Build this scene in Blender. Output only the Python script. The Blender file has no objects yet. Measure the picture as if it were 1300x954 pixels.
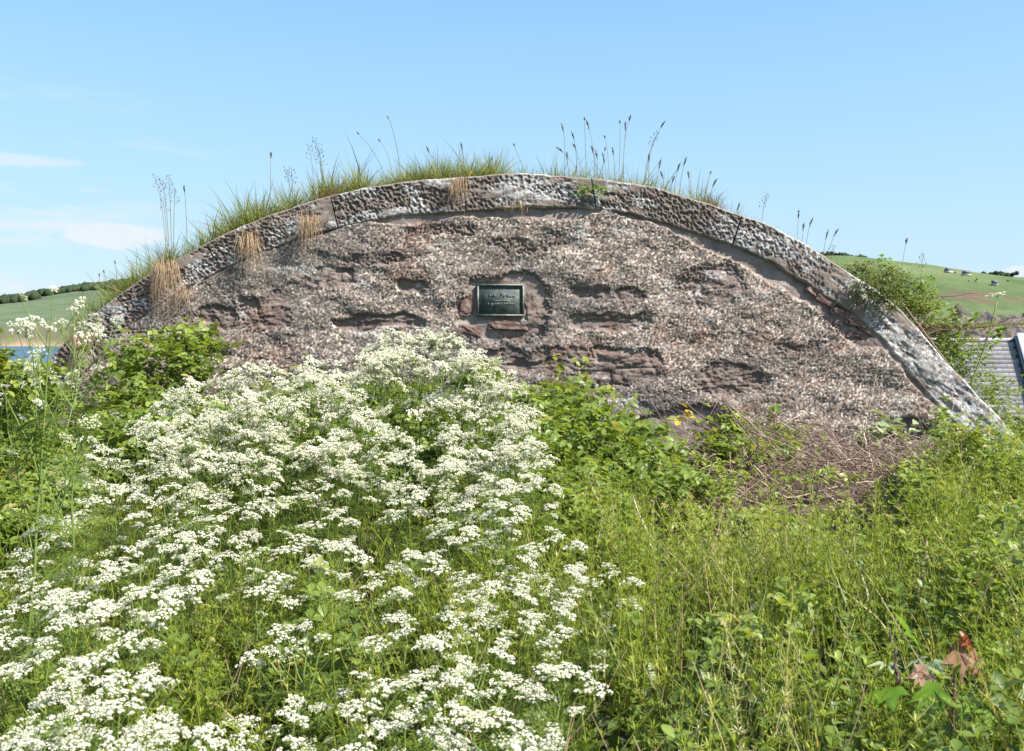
import bpy, math, random
import numpy as np
from mathutils import Vector, Matrix, Euler
R = math.radians
random.seed(7); rng = np.random.default_rng(7)
sc = bpy.context.scene
col = sc.collection

# ------------------------------------------------------------------ camera, sky, sun, exposure
F = 1264.0; EYE = 1.6; HOR = 432.0; DW = 8.427          # pixels per radian at 1300 px, eye height, horizon row, wall distance
cd = bpy.data.cameras.new('camera'); cam = bpy.data.objects.new('camera', cd); col.objects.link(cam)
cam.location = (0, 0, EYE); cam.rotation_euler = (R(90), 0, 0)
cd.sensor_width = 36; cd.lens = 35.0; cd.shift_y = -(477 - HOR) / 1300
cd.clip_start = 0.05; cd.clip_end = 20000
cd.dof.use_dof = True; cd.dof.focus_distance = 7.6; cd.dof.aperture_fstop = 9.0
sc.camera = cam
SUN = Vector((0.60, -0.34, 0.74)).normalized()
w = bpy.data.worlds.new("World"); sc.world = w; w.use_nodes = True
wn = w.node_tree; wn.nodes.clear()
def nn(t, typ, **kw):
    n = t.nodes.new(typ)
    for k, v in kw.items(): setattr(n, k, v)
    return n
sky = nn(wn, 'ShaderNodeTexSky', sky_type='NISHITA', sun_disc=False)
sky.sun_elevation = math.asin(SUN.z); sky.sun_rotation = math.atan2(SUN.x, SUN.y)
sky.air_density = 1.0; sky.dust_density = 1.0; sky.ozone_density = 1.0
bg = nn(wn, 'ShaderNodeBackground'); bg.inputs[1].default_value = 0.12
wo = nn(wn, 'ShaderNodeOutputWorld')
tc = nn(wn, 'ShaderNodeTexCoord')
# thin clouds: noise on the view direction, low in the west of the sky
sep = nn(wn, 'ShaderNodeSeparateXYZ'); wn.links.new(tc.outputs['Generated'], sep.inputs[0])
mp = nn(wn, 'ShaderNodeMapping'); mp.inputs['Scale'].default_value = (5.0, 5.0, 34.0); mp.inputs['Location'].default_value = (2.3, 0.4, 3.1)
wn.links.new(tc.outputs['Generated'], mp.inputs[0])
nz = nn(wn, 'ShaderNodeTexNoise'); nz.inputs['Scale'].default_value = 1.0; nz.inputs['Detail'].default_value = 6; nz.inputs['Roughness'].default_value = 0.55
wn.links.new(mp.outputs[0], nz.inputs['Vector'])
def mr(t, src, a, b, c=0.0, d=1.0, smooth=True):
    n = nn(t, 'ShaderNodeMapRange'); n.interpolation_type = 'SMOOTHSTEP' if smooth else 'LINEAR'
    n.inputs[1].default_value = a; n.inputs[2].default_value = b; n.inputs[3].default_value = c; n.inputs[4].default_value = d
    t.links.new(src, n.inputs[0]); return n.outputs[0]
def mth(t, op, a, b=None, clamp=False):
    n = nn(t, 'ShaderNodeMath', operation=op); n.use_clamp = clamp
    for i, v in enumerate((a, b)):
        if v is None: continue
        if isinstance(v, (int, float)): n.inputs[i].default_value = v
        else: t.links.new(v, n.inputs[i])
    return n.outputs[0]
m1 = mr(wn, nz.outputs['Fac'], 0.50, 0.72)
mxx = mr(wn, sep.outputs[0], -0.22, -0.42)
mzz = mr(wn, sep.outputs[2], 0.25, 0.17)
veil = mr(wn, sep.outputs[2], 0.60, 0.02, 0.35, 0.86)
f1 = mth(wn, 'MULTIPLY', mth(wn, 'MULTIPLY', m1, mxx), mth(wn, 'MULTIPLY', mzz, 0.75))
vcol = nn(wn, 'ShaderNodeValToRGB'); wn.links.new(mr(wn, sep.outputs[2], 0.0, 0.36, 0, 1, False), vcol.inputs[0])
vcol.color_ramp.elements[0].color = (0.62, 0.79, 0.90, 1); vcol.color_ramp.elements[1].color = (0.21, 0.54, 0.95, 1)
e_ = vcol.color_ramp.elements.new(0.45); e_.color = (0.43, 0.69, 0.95, 1)
vs = nn(wn, 'ShaderNodeMix', data_type='RGBA'); vs.blend_type = 'MULTIPLY'; vs.inputs[0].default_value = 1; wn.links.new(vcol.outputs[0], vs.inputs[6]); vs.inputs[7].default_value = (3.5, 3.65, 3.65, 1)
mx0 = nn(wn, 'ShaderNodeMix', data_type='RGBA'); wn.links.new(veil, mx0.inputs[0]); wn.links.new(sky.outputs[0], mx0.inputs[6]); wn.links.new(vs.outputs[2], mx0.inputs[7])
# small cumulus puffs low over the sea and over the headland
def puff(dx, dz, wx, wz, amt):
    nd = nn(wn, 'ShaderNodeTexNoise'); nd.inputs['Scale'].default_value = 1.0; nd.inputs['Detail'].default_value = 5
    mp2 = nn(wn, 'ShaderNodeMapping'); mp2.inputs['Scale'].default_value = (26, 26, 48); wn.links.new(tc.outputs['Generated'], mp2.inputs[0]); wn.links.new(mp2.outputs[0], nd.inputs['Vector'])
    a = mth(wn, 'DIVIDE', mth(wn, 'SUBTRACT', sep.outputs[0], dx), wx); b = mth(wn, 'DIVIDE', mth(wn, 'SUBTRACT', sep.outputs[2], dz), wz)
    d2 = mth(wn, 'ADD', mth(wn, 'MULTIPLY', a, a), mth(wn, 'MULTIPLY', b, b))
    v = mth(wn, 'SUBTRACT', mth(wn, 'ADD', mth(wn, 'SUBTRACT', 1.0, d2), mth(wn, 'MULTIPLY', nd.outputs['Fac'], 1.8)), 0.75)
    return mth(wn, 'MULTIPLY', mr(wn, v, 0.15, 0.75), amt)
pf = mth(wn, 'MAXIMUM', puff(-0.370, 0.098, 0.052, 0.014, 0.85), mth(wn, 'MAXIMUM', puff(0.452, 0.062, 0.014, 0.006, 0.8), puff(-0.46, 0.16, 0.07, 0.008, 0.5)))
f2 = mth(wn, 'MAXIMUM', f1, pf)
mxn = nn(wn, 'ShaderNodeMix', data_type='RGBA'); wn.links.new(f2, mxn.inputs[0])
wn.links.new(mx0.outputs[2], mxn.inputs[6]); mxn.inputs[7].default_value = (3.15, 3.3, 3.45, 1)
wn.links.new(mxn.outputs[2], bg.inputs[0]); wn.links.new(bg.outputs[0], wo.inputs[0])
sd = bpy.data.lights.new('sun', 'SUN'); sd.energy = 5.0; sd.angle = R(0.55); sd.color = (1.0, 0.955, 0.89)
so = bpy.data.objects.new('sun', sd); so.rotation_euler = SUN.to_track_quat('Z', 'Y').to_euler(); so.location = (6, -4, 10); col.objects.link(so)
sc.view_settings.view_transform = 'Standard'; sc.view_settings.look = 'None'
sc.view_settings.gamma = 1; sc.view_settings.exposure = 1.22
sc.cycles.max_bounces = 7; sc.cycles.transparent_max_bounces = 6

# ------------------------------------------------------------------ helpers
def P(px, py, D): return np.array([(px - 650) / F * D, D, EYE + (HOR - py) / F * D])
def WX(px): return (px - 650) / F * DW
def WZ(py): return EYE + (HOR - py) / F * DW
def hsh(i, j, s=0):
    v = np.sin(i * 127.1 + j * 311.7 + s * 74.7) * 43758.5453
    return v - np.floor(v)
def vnoise(x, y, s=0):
    x = np.asarray(x, float); y = np.asarray(y, float)
    i = np.floor(x); j = np.floor(y); u = x - i; v = y - j
    u = u * u * (3 - 2 * u); v = v * v * (3 - 2 * v)
    return (hsh(i, j, s) * (1 - u) + hsh(i + 1, j, s) * u) * (1 - v) + (hsh(i, j + 1, s) * (1 - u) + hsh(i + 1, j + 1, s) * u) * v
def fbm(x, y, s=0, o=4):
    t = 0; a = 0.5; n = 0
    for k in range(o):
        t = t + a * vnoise(x * 2 ** k + 13.7 * k, y * 2 ** k + 7.3 * k, s + k); n += a; a *= 0.5
    return t / n
def voro(x, y, s=0, jit=0.85):
    i = np.floor(x); j = np.floor(y); b1 = np.full(np.shape(x), 9.0); b2 = b1.copy(); idd = np.zeros(np.shape(x))
    for di in (-1, 0, 1):
        for dj in (-1, 0, 1):
            a = i + di; b = j + dj
            cx = a + 0.5 + jit * (hsh(a, b, s) - 0.5); cy = b + 0.5 + jit * (hsh(a, b, s + 5) - 0.5)
            d = np.hypot(x - cx, y - cy); r = hsh(a, b, s + 9)
            n1 = d < b1
            b2 = np.where(n1, b1, np.minimum(b2, d)); idd = np.where(n1, r, idd); b1 = np.where(n1, d, b1)
    return b1, b2, idd
def sstep(a, b, x):
    t = np.clip((x - a) / (b - a), 0, 1); return t * t * (3 - 2 * t)

class G:
    """collects polygons for ONE mesh; per-vertex float 'rnd', per-face material index"""
    def __init__(s): s.v = []; s.f = []; s.r = []; s.m = []; s.n = 0
    def add(s, v, f, rnd=0.5, mi=0):
        v = np.asarray(v, float).reshape(-1, 3)
        s.v.append(v); s.r.append(np.broadcast_to(np.asarray(rnd, float), (len(v),)).copy())
        fs = f if isinstance(f, list) and len(f) and isinstance(f[0], np.ndarray) and f[0].ndim == 2 else [np.asarray(f)]
        for q in fs:
            s.f.append(q + s.n); s.m.append(np.full(len(q), mi))
        s.n += len(v)
    def data(s): return np.vstack(s.v), s.f, np.concatenate(s.r), s.m
    def build(s, name, mats, parent=None, smooth=False, attrs=None):
        V, Fs, Rr, M = s.data()
        me = bpy.data.meshes.new(name)
        nl = sum(q.size for q in Fs); nf = sum(len(q) for q in Fs)
        me.vertices.add(len(V)); me.vertices.foreach_set('co', V.astype(np.float32).ravel())
        me.loops.add(nl); me.loops.foreach_set('vertex_index', np.concatenate([q.ravel() for q in Fs]).astype(np.int32))
        tot = np.concatenate([np.full(len(q), q.shape[1]) for q in Fs]); st = np.concatenate([[0], np.cumsum(tot)[:-1]])
        me.polygons.add(nf); me.polygons.foreach_set('loop_start', st.astype(np.int32))
        me.polygons.foreach_set('material_index', np.concatenate(M).astype(np.int32))
        if smooth: me.polygons.foreach_set('use_smooth', np.ones(nf, bool))
        me.update(calc_edges=True); me.validate()
        at = me.attributes.new('rnd', 'FLOAT', 'POINT'); at.data.foreach_set('value', Rr.astype(np.float32))
        for k, a in (attrs or {}).items():
            at = me.attributes.new(k, 'FLOAT', 'POINT'); at.data.foreach_set('value', np.asarray(a, np.float32))
        for m in (mats if isinstance(mats, (list, tuple)) else [mats]): me.materials.append(m)
        o = bpy.data.objects.new(name, me); col.objects.link(o); o.parent = parent
        return o
def tag(o, label=None, cat=None, group=None, kind=None):
    if label: o['label'] = label
    if cat: o['category'] = cat
    if group: o['group'] = group
    if kind: o['kind'] = kind
    return o
def empty(name, loc, rz=0.0):
    e = bpy.data.objects.new(name, None); col.objects.link(e); e.location = tuple(loc); e.rotation_euler = (0, 0, rz)
    e.empty_display_size = 0.1
    return e
def copy_tree(o, parent=None):
    c = o.copy(); col.objects.link(c); c.parent = parent
    for ch in list(o.children): copy_tree(ch, c)
    return c
def grid_faces(nu, nv):
    a = np.arange((nu - 1) * (nv - 1)); i = a // (nv - 1); j = a % (nv - 1); k = i * nv + j
    return np.stack([k, k + nv, k + nv + 1, k + 1], 1)
def tube(g, pts, rad, n=4, rnd=0.5, mi=0, cap=True):
    pts = np.asarray(pts, float); m = len(pts); rad = np.broadcast_to(rad, (m,))
    t = np.gradient(pts, axis=0); t /= np.linalg.norm(t, axis=1)[:, None] + 1e-9
    ref = np.array([0.31, 0.17, 0.93]) if abs(t[0][2]) < 0.8 else np.array([0.9, 0.4, 0.1])
    a = np.cross(t, ref); a /= np.linalg.norm(a, axis=1)[:, None] + 1e-9; b = np.cross(t, a)
    th = np.arange(n) * 2 * math.pi / n
    v = pts[:, None, :] + rad[:, None, None] * (np.cos(th)[None, :, None] * a[:, None, :] + np.sin(th)[None, :, None] * b[:, None, :])
    f = []
    for i in range(m - 1):
        for k in range(n):
            f.append((i * n + k, i * n + (k + 1) % n, (i + 1) * n + (k + 1) % n, (i + 1) * n + k))
    fl = [np.array(f)]
    if cap: fl.append(np.array([list(range(n))[::-1], [(m - 1) * n + k for k in range(n)]]))
    g.add(v.reshape(-1, 3), fl, rnd, mi)
def box(g, lo, hi, rnd=0.5, mi=0, M=None):
    x0, y0, z0 = lo; x1, y1, z1 = hi
    v = np.array([(x0, y0, z0), (x1, y0, z0), (x1, y1, z0), (x0, y1, z0), (x0, y0, z1), (x1, y0, z1), (x1, y1, z1), (x0, y1, z1)], float)
    if M is not None: v = (np.asarray(M)[:3, :3] @ v.T).T + np.asarray(M)[:3, 3]
    g.add(v, np.array([(0, 3, 2, 1), (4, 5, 6, 7), (0, 1, 5, 4), (1, 2, 6, 5), (2, 3, 7, 6), (3, 0, 4, 7)]), rnd, mi)
def rots(rz, tx, ty):
    """stack of rotation matrices Rz * Rx(tx) * Ry(ty)"""
    cz, sz, cx, sx, cy, sy = np.cos(rz), np.sin(rz), np.cos(tx), np.sin(tx), np.cos(ty), np.sin(ty); o = np.zeros_like(cz); l = o + 1
    Z = np.stack([np.stack([cz, -sz, o], -1), np.stack([sz, cz, o], -1), np.stack([o, o, l], -1)], -2)
    X = np.stack([np.stack([l, o, o], -1), np.stack([o, cx, -sx], -1), np.stack([o, sx, cx], -1)], -2)
    Y = np.stack([np.stack([cy, o, sy], -1), np.stack([o, l, o], -1), np.stack([-sy, o, cy], -1)], -2)
    return Z @ X @ Y
def scatter(g, src, pos, rm, scl, rnd=None, mi=None):
    """many copies of the small shape src=(V,faces,rnd,m) into g; pos (N,3), rm (N,3,3), scl (N,) """
    V, Fs, Rr, M = src; N = len(pos)
    if N == 0: return
    out = np.einsum('nij,vj->nvi', rm, V) * np.asarray(scl)[:, None, None] + pos[:, None, :]
    r = np.broadcast_to(Rr[None, :], (N, len(V))).copy()
    if rnd is not None: r = np.clip(r + (np.asarray(rnd)[:, None] - 0.5), 0, 1)
    base = g.n
    g.v.append(out.reshape(-1, 3)); g.r.append(r.ravel())
    off = (np.arange(N) * len(V))[:, None, None]
    for q, m in zip(Fs, M):
        qq = (q[None] + off + base).reshape(-1, q.shape[1])
        g.f.append(qq); g.m.append(np.tile(m, N) if mi is None else np.full(len(qq), mi))
    g.n += N * len(V)

# ------------------------------------------------------------------ materials
def mat(name):
    m = bpy.data.materials.new(name); m.use_nodes = True; t = m.node_tree; t.nodes.clear()
    return m, t, nn(t, 'ShaderNodeOutputMaterial')
def attr(t, name): return nn(t, 'ShaderNodeAttribute', attribute_name=name).outputs['Fac']
def ramp(t, src, stops, mode='LINEAR'):
    n = nn(t, 'ShaderNodeValToRGB'); n.color_ramp.interpolation = mode; e = n.color_ramp.elements
    while len(e) < len(stops): e.new(0.5)
    for k, (p, c) in enumerate(stops): e[k].position = p; e[k].color = (*c, 1)
    t.links.new(src, n.inputs[0]); return n.outputs[0]
def noise(t, scale, detail=4, rough=0.5, vec=None, coord='Object', dist=0.0):
    n = nn(t, 'ShaderNodeTexNoise'); n.inputs['Scale'].default_value = scale; n.inputs['Detail'].default_value = detail
    n.inputs['Roughness'].default_value = rough; n.inputs['Distortion'].default_value = dist
    if vec is None: vec = nn(t, 'ShaderNodeTexCoord').outputs[coord]
    t.links.new(vec, n.inputs['Vector']); return n.outputs['Fac']
def mixc(t, fac, a, b, mode='MIX'):
    n = nn(t, 'ShaderNodeMix', data_type='RGBA'); n.blend_type = mode
    for i, v in ((0, fac), (6, a), (7, b)):
        if isinstance(v, (int, float)): n.inputs[i].default_value = v
        elif isinstance(v, tuple): n.inputs[i].default_value = (*v, 1)
        else: t.links.new(v, n.inputs[i])
    return n.outputs[2]
def bump(t, src, strength, dist):
    n = nn(t, 'ShaderNodeBump'); n.inputs['Strength'].default_value = strength; n.inputs['Distance'].default_value = dist
    t.links.new(src, n.inputs['Height']); return n.outputs[0]
def princ(t, out, c, rough=0.8, nrm=None, spec=0.3, metal=0.0):
    p = nn(t, 'ShaderNodeBsdfPrincipled'); p.inputs['Roughness'].default_value = rough; p.inputs['Specular IOR Level'].default_value = spec
    p.inputs['Metallic'].default_value = metal
    if isinstance(c, tuple): p.inputs['Base Color'].default_value = (*c, 1)
    else: t.links.new(c, p.inputs['Base Color'])
    if nrm is not None: t.links.new(nrm, p.inputs['Normal'])
    if out is not None: t.links.new(p.outputs[0], out.inputs[0])
    return p
def leaf_mat(name, stops, trans=0.4, rough=0.5, spec=0.3, tcol=(1.25, 1.15, 0.5)):
    m, t, o = mat(name)
    c = ramp(t, attr(t, 'rnd'), stops)
    p = princ(t, None, c, rough, spec=spec)
    tr = nn(t, 'ShaderNodeBsdfTranslucent'); t.links.new(mixc(t, 1.0, c, tcol, 'MULTIPLY'), tr.inputs[0])
    mx = nn(t, 'ShaderNodeMixShader'); mx.inputs[0].default_value = trans
    t.links.new(p.outputs[0], mx.inputs[1]); t.links.new(tr.outputs[0], mx.inputs[2]); t.links.new(mx.outputs[0], o.inputs[0])
    return m
M = {}
M['cleaver'] = leaf_mat('cleaver_leaf', [(0, (0.045, 0.09, 0.014)), (0.45, (0.165, 0.225, 0.02)), (0.75, (0.31, 0.36, 0.04)), (1, (0.50, 0.48, 0.24))], 0.36)
M['grass'] = leaf_mat('grass_blade', [(0, (0.07, 0.11, 0.025)), (0.5, (0.16, 0.20, 0.04)), (0.75, (0.29, 0.29, 0.09)), (1, (0.45, 0.37, 0.2))], 0.4)
M['meadow'] = leaf_mat('meadow_blade', [(0, (0.10, 0.19, 0.02)), (0.7, (0.22, 0.33, 0.04)), (1, (0.36, 0.38, 0.1))], 0.45)
M['bramble'] = leaf_mat('bramble_leaf', [(0, (0.065, 0.10, 0.02)), (0.5, (0.145, 0.21, 0.038)), (0.8, (0.26, 0.33, 0.06)), (1, (0.38, 0.32, 0.13))], 0.45, 0.42, 0.4)
M['shrub'] = leaf_mat('shrub_leaf', [(0, (0.05, 0.075, 0.025)), (0.5, (0.11, 0.15, 0.035)), (0.8, (0.20, 0.22, 0.05)), (1, (0.30, 0.20, 0.10))], 0.35)
M['fern'] = leaf_mat('parsley_leaf', [(0, (0.04, 0.075, 0.014)), (0.6, (0.12, 0.175, 0.025)), (1, (0.25, 0.29, 0.05))], 0.4)
M['pstem'] = leaf_mat('parsley_stem', [(0, (0.08, 0.13, 0.03)), (0.7, (0.16, 0.23, 0.05)), (1, (0.28, 0.28, 0.12))], 0.15)
M['petal'] = leaf_mat('white_petal', [(0, (0.50, 0.52, 0.27)), (0.35, (0.66, 0.645, 0.45)), (0.6, (0.74, 0.72, 0.585)), (1, (0.82, 0.79, 0.68))], 0.35, 0.6, 0.2, (1, 1, 0.92))
M['dry'] = leaf_mat('dry_grass', [(0, (0.15, 0.09, 0.055)), (0.5, (0.34, 0.235, 0.14)), (1, (0.52, 0.41, 0.27))], 0.25, 0.7, 0.2, (1, 0.9, 0.7))
M['seed'] = leaf_mat('seed_head', [(0, (0.05, 0.045, 0.035)), (0.6, (0.12, 0.10, 0.06)), (1, (0.28, 0.17, 0.09))], 0.15, 0.8, 0.1, (1, 1, .8))
M['stalk'] = leaf_mat('grass_stalk', [(0, (0.10, 0.12, 0.05)), (0.6, (0.17, 0.19, 0.08)), (1, (0.34, 0.27, 0.15))], 0.2, 0.7, 0.2)
M['twig'] = leaf_mat('dead_twig', [(0, (0.08, 0.05, 0.04)), (0.45, (0.15, 0.10, 0.075)), (0.8, (0.30, 0.215, 0.16)), (1, (0.52, 0.43, 0.34))], 0.04, 0.75, 0.2, (1, .9, .8))
M['yleaf'] = leaf_mat('yellow_leaf', [(0, (0.45, 0.30, 0.04)), (0.6, (0.55, 0.46, 0.05)), (1, (0.45, 0.18, 0.05))], 0.4)
M['redleaf'] = leaf_mat('red_brown_leaf', [(0, (0.20, 0.09, 0.05)), (0.5, (0.30, 0.17, 0.10)), (1, (0.40, 0.27, 0.18))], 0.3, 0.4, 0.4, (1, .8, .6))
M['bud'] = leaf_mat('orange_bud', [(0, (0.36, 0.09, 0.045)), (1, (0.46, 0.17, 0.08))], 0.35, 0.4, 0.4, (1, .7, .5))
M['sage'] = leaf_mat('pale_green_leaf', [(0, (0.20, 0.27, 0.12)), (1, (0.38, 0.43, 0.24))], 0.3)
M['bright'] = leaf_mat('bright_green_leaf', [(0, (0.09, 0.19, 0.02)), (1, (0.20, 0.34, 0.03))], 0.5)

# ground soil and turf
m, t, o = mat('soil'); n1 = noise(t, 9, 6, 0.6)
princ(t, o, ramp(t, n1, [(0.3, (0.022, 0.026, 0.012)), (0.55, (0.045, 0.055, 0.02)), (0.8, (0.08, 0.07, 0.04))]), 0.95, bump(t, n1, 0.8, 0.05)); M['soil'] = m
m, t, o = mat('turf'); n1 = noise(t, 14, 6, 0.65)
princ(t, o, ramp(t, n1, [(0.3, (0.035, 0.05, 0.015)), (0.6, (0.08, 0.11, 0.03)), (0.85, (0.18, 0.15, 0.07))]), 0.95, bump(t, n1, 0.8, 0.04)); M['turf'] = m

# ------------------------------------------------------------------ arch profiles (photo pixels at the wall plane)
OX = np.array([38, 87, 140, 194, 232, 300, 411, 515, 578, 659, 751, 831, 942, 990, 1073, 1144, 1211, 1291, 1330], float)
OY = np.array([486, 430, 383, 345, 326, 291, 251, 231, 226, 221, 227, 239, 274, 293, 343, 395, 470, 556, 606], float)
IX = np.array([66, 118, 168, 217, 254, 318, 421, 518, 580, 660, 757, 824, 930, 974, 1050, 1113, 1176, 1258, 1290], float)
IY = np.array([516, 459, 411, 376, 356, 325, 290, 272, 268, 263, 265, 277, 310, 330, 377, 424, 498, 586, 630], float)
def catmull(A, n=14):
    A = np.asarray(A, float); out = []
    Q = np.vstack([2 * A[0] - A[1], A, 2 * A[-1] - A[-2]])
    for k in range(1, len(Q) - 2):
        for u in np.arange(n) / n:
            p0, p1, p2, p3 = Q[k - 1], Q[k], Q[k + 1], Q[k + 2]
            out.append(0.5 * (2 * p1 + (p2 - p0) * u + (2 * p0 - 5 * p1 + 4 * p2 - p3) * u * u + (3 * p1 - p0 - 3 * p2 + p3) * u ** 3))
    out.append(A[-1]); return np.array(out)
CO = catmull(np.stack([WX(OX), WZ(OY), WX(IX), WZ(IY)], 1))
SL = np.concatenate([[0], np.cumsum(np.hypot(np.diff(CO[:, 0]), np.diff(CO[:, 1])))])
def outer_z(x): return np.interp(x, CO[:, 0], CO[:, 1])
def inner_z(x): return np.interp(x, CO[:, 2], CO[:, 3])

# ------------------------------------------------------------------ terrain
def gz(x, y):
    x = np.asarray(x, float); y = np.asarray(y, float)
    z = 0.06 * np.clip(y, 0, 9) + 0.10 * fbm(x * 0.7, y * 0.7, 3)
    z = z - 1.8 * sstep(10, 26, y) - 7.5 * sstep(26, 120, y) - 1.0 * sstep(-4.2, -9, x) * sstep(8, 14, y)
    z = z - 2.5 * sstep(9.5, 16, y)
    return z
gx = np.concatenate([-np.geomspace(9000, 8, 40), np.linspace(-7.5, 7.5, 60), np.geomspace(8, 9000, 40)])
gy = np.concatenate([-np.geomspace(600, 4, 15), np.linspace(-3.5, 16, 80), np.geomspace(17, 12000, 45)])
X, Y = np.meshgrid(gx, gy, indexing='ij')
g = G(); g.add(np.stack([X, Y, gz(X, Y)], -1).reshape(-1, 3), grid_faces(len(gx), len(gy)))
tag(g.build('ground', M['soil'], smooth=True), kind='structure')

# turf mound over the vault behind the wall
MX = np.array([-9, -6.0, -5.0, -4.5, WX(38), *CO[10:-16:6, 0], WX(1325), 5.1, 5.8, 8.0])
MZ = np.array([-1, 0.15, 0.55, 0.9, WZ(492), *(CO[10:-16:6, 1] - 0.015), WZ(590), 0.62, 0.6, 0.3])
def mound_z(x, y):
    b = np.interp(x, MX, MZ) + 0.06 * (fbm(x * 1.4, y * 1.4, 11) - 0.5) * sstep(8.7, 9.2, y)
    b = b - 0.05 * np.clip(y - 9.0, 0, 20) - 0.02 * np.clip(y - 9, 0, 20) ** 1.6
    return b
mx_ = np.linspace(-9, 8, 220); my_ = np.concatenate([np.linspace(8.62, 10, 22), np.linspace(10.3, 19, 20)])
X, Y = np.meshgrid(mx_, my_, indexing='ij')
g = G(); g.add(np.stack([X, Y, mound_z(X, Y)], -1).reshape(-1, 3), grid_faces(len(mx_), len(my_)))
# skirt down in front so that no gap shows beyond the ends of the wall
zz = mound_z(mx_, np.full(220, 8.62)); g.add(np.concatenate([np.stack([mx_, np.full(220, 8.62), zz], -1), np.stack([mx_, np.full(220, 8.62), zz * 0 - 1], -1)]), np.stack([np.arange(219), np.arange(219) + 1, np.arange(219) + 221, np.arange(219) + 220], 1))
tag(g.build('mound', M['turf'], smooth=True), kind='structure')

# sea
m, t, o = mat('sea_water')
n1 = noise(t, 0.35, 5, 0.6); p = princ(t, o, (0.03, 0.075, 0.115), 0.4, bump(t, n1, 0.6, 0.6), 0.5); M['sea'] = m
g = G(); g.add([(-9000, 60, -6), (9000, 60, -6), (9000, 12000, -6), (-9000, 12000, -6)], np.array([(0, 1, 2, 3)]))
tag(g.build('water', M['sea']), kind='structure')

# far hills: height fields with their own real distance
def hill_mat(name, g1, g2, g3, band, cliff):
    m, t, o = mat(name)
    a = noise(t, 0.012, 5, 0.55); b = noise(t, 0.09, 5, 0.65)
    c = ramp(t, a, [(0.35, g1), (0.5, g2), (0.65, g3)])
    c = mixc(t, mr(t, b, 0.45, 0.7, 0, 0.35), c, (0.06, 0.085, 0.03))
    c = mixc(t, attr(t, 'heath'), c, ramp(t, b, [(0.35, (0.095, 0.07, 0.04)), (0.6, band)]))
    n3 = noise(t, 0.16, 6, 0.7)
    c = mixc(t, attr(t, 'cliff'), c, ramp(t, n3, [(0.38, (0.022, 0.026, 0.036)), (0.48, cliff), (0.56, (0.19, 0.15, 0.12)), (0.62, (0.075, 0.10, 0.035))]))
    c = mixc(t, attr(t, 'sand'), c, (0.27, 0.20, 0.13))
    princ(t, o, c, 0.95, bump(t, b, 0.6, 3.0), 0.1); return m
M['hill_e'] = hill_mat('east_hill', (0.065, 0.095, 0.038), (0.092, 0.125, 0.05), (0.12, 0.145, 0.065), (0.12, 0.09, 0.055), (0.085, 0.068, 0.065))
# right-hand headland, crest ~900 m away, sea cliff ~620 m away
xs = np.linspace(120, 900, 300); ys = np.concatenate([np.linspace(560, 700, 90), np.linspace(705, 1500, 90)])
X, Y = np.meshgrid(xs, ys, indexing='ij')
cpx = np.array([900, 1040, 1060, 1100, 1160, 1200, 1250, 1300, 1500, 2200.]); cpy = np.array([330, 326, 326, 331, 337, 345, 352, 354, 352, 380.])
PX = 650 + X / Y * F
crest = (HOR - np.interp(650 + X / 900 * F, cpx, cpy)) / F * 900 + EYE
edge = 612 + 26 * (fbm(X / 60, X * 0 + 2, 4) - 0.5) * 2
uu = (Y - edge) / (900 - edge)
top_cl = (HOR - np.interp(PX, [1100, 1180, 1240, 1300, 1400], [400, 408, 402, 398, 392])) / F * 620 + EYE
prof = top_cl + (crest - top_cl) * sstep(0.0, 1.0, uu) ** 0.9
Z = np.where(uu < 0, -6 + (top_cl + 6) * np.clip(1 + (Y - edge) / 26, 0, 1) ** 0.75 - 1.0, prof)
Z = np.where(Y > 900, crest - (Y - 900) * 0.05, Z)
onc = (uu < 0.02) & (Y > 560)
Z = Z + np.where(onc, 13 * (fbm(X / 11, Y / 11, 8, 5) - 0.5) * sstep(-6, 4, Z) * 2, 1.5 * (fbm(X / 50, Y / 50, 2) - 0.5) + 2.2*(fbm(X/18,Y/30,21)-0.5)*sstep(0.9,0.3,uu))
Z = np.where(Y < edge - 26, -8, Z)
ipy = HOR - (Z - EYE) / Y * F
heath = sstep(366, 372, ipy + 5 * (fbm(X / 25, Y / 40, 5) - 0.5)) * sstep(388, 380, ipy + 12 * (fbm(X / 22, Y / 40, 6) - 0.5)) * sstep(1185, 1215, PX) * sstep(0.42, 0.62, fbm(X / 16, Y / 30, 7) + 0.06)
g = G(); g.add(np.stack([X, Y, Z], -1).reshape(-1, 3), grid_faces(len(xs), len(ys)))
cl = (sstep(0.06, -0.01, uu + 0.1 * (fbm(X / 20, Y / 20, 15) - 0.5))).ravel()
ho = g.build('hill', M['hill_e'], smooth=True, attrs={'heath': heath.ravel(), 'cliff': cl, 'sand': cl * 0}); tag(ho, kind='structure')
def east_z(x, y):
    i = np.argmin(abs(xs - x)); j = np.argmin(abs(ys - y)); return Z[i, j]
EZ = Z.copy(); EXS, EYS = xs, ys
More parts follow.
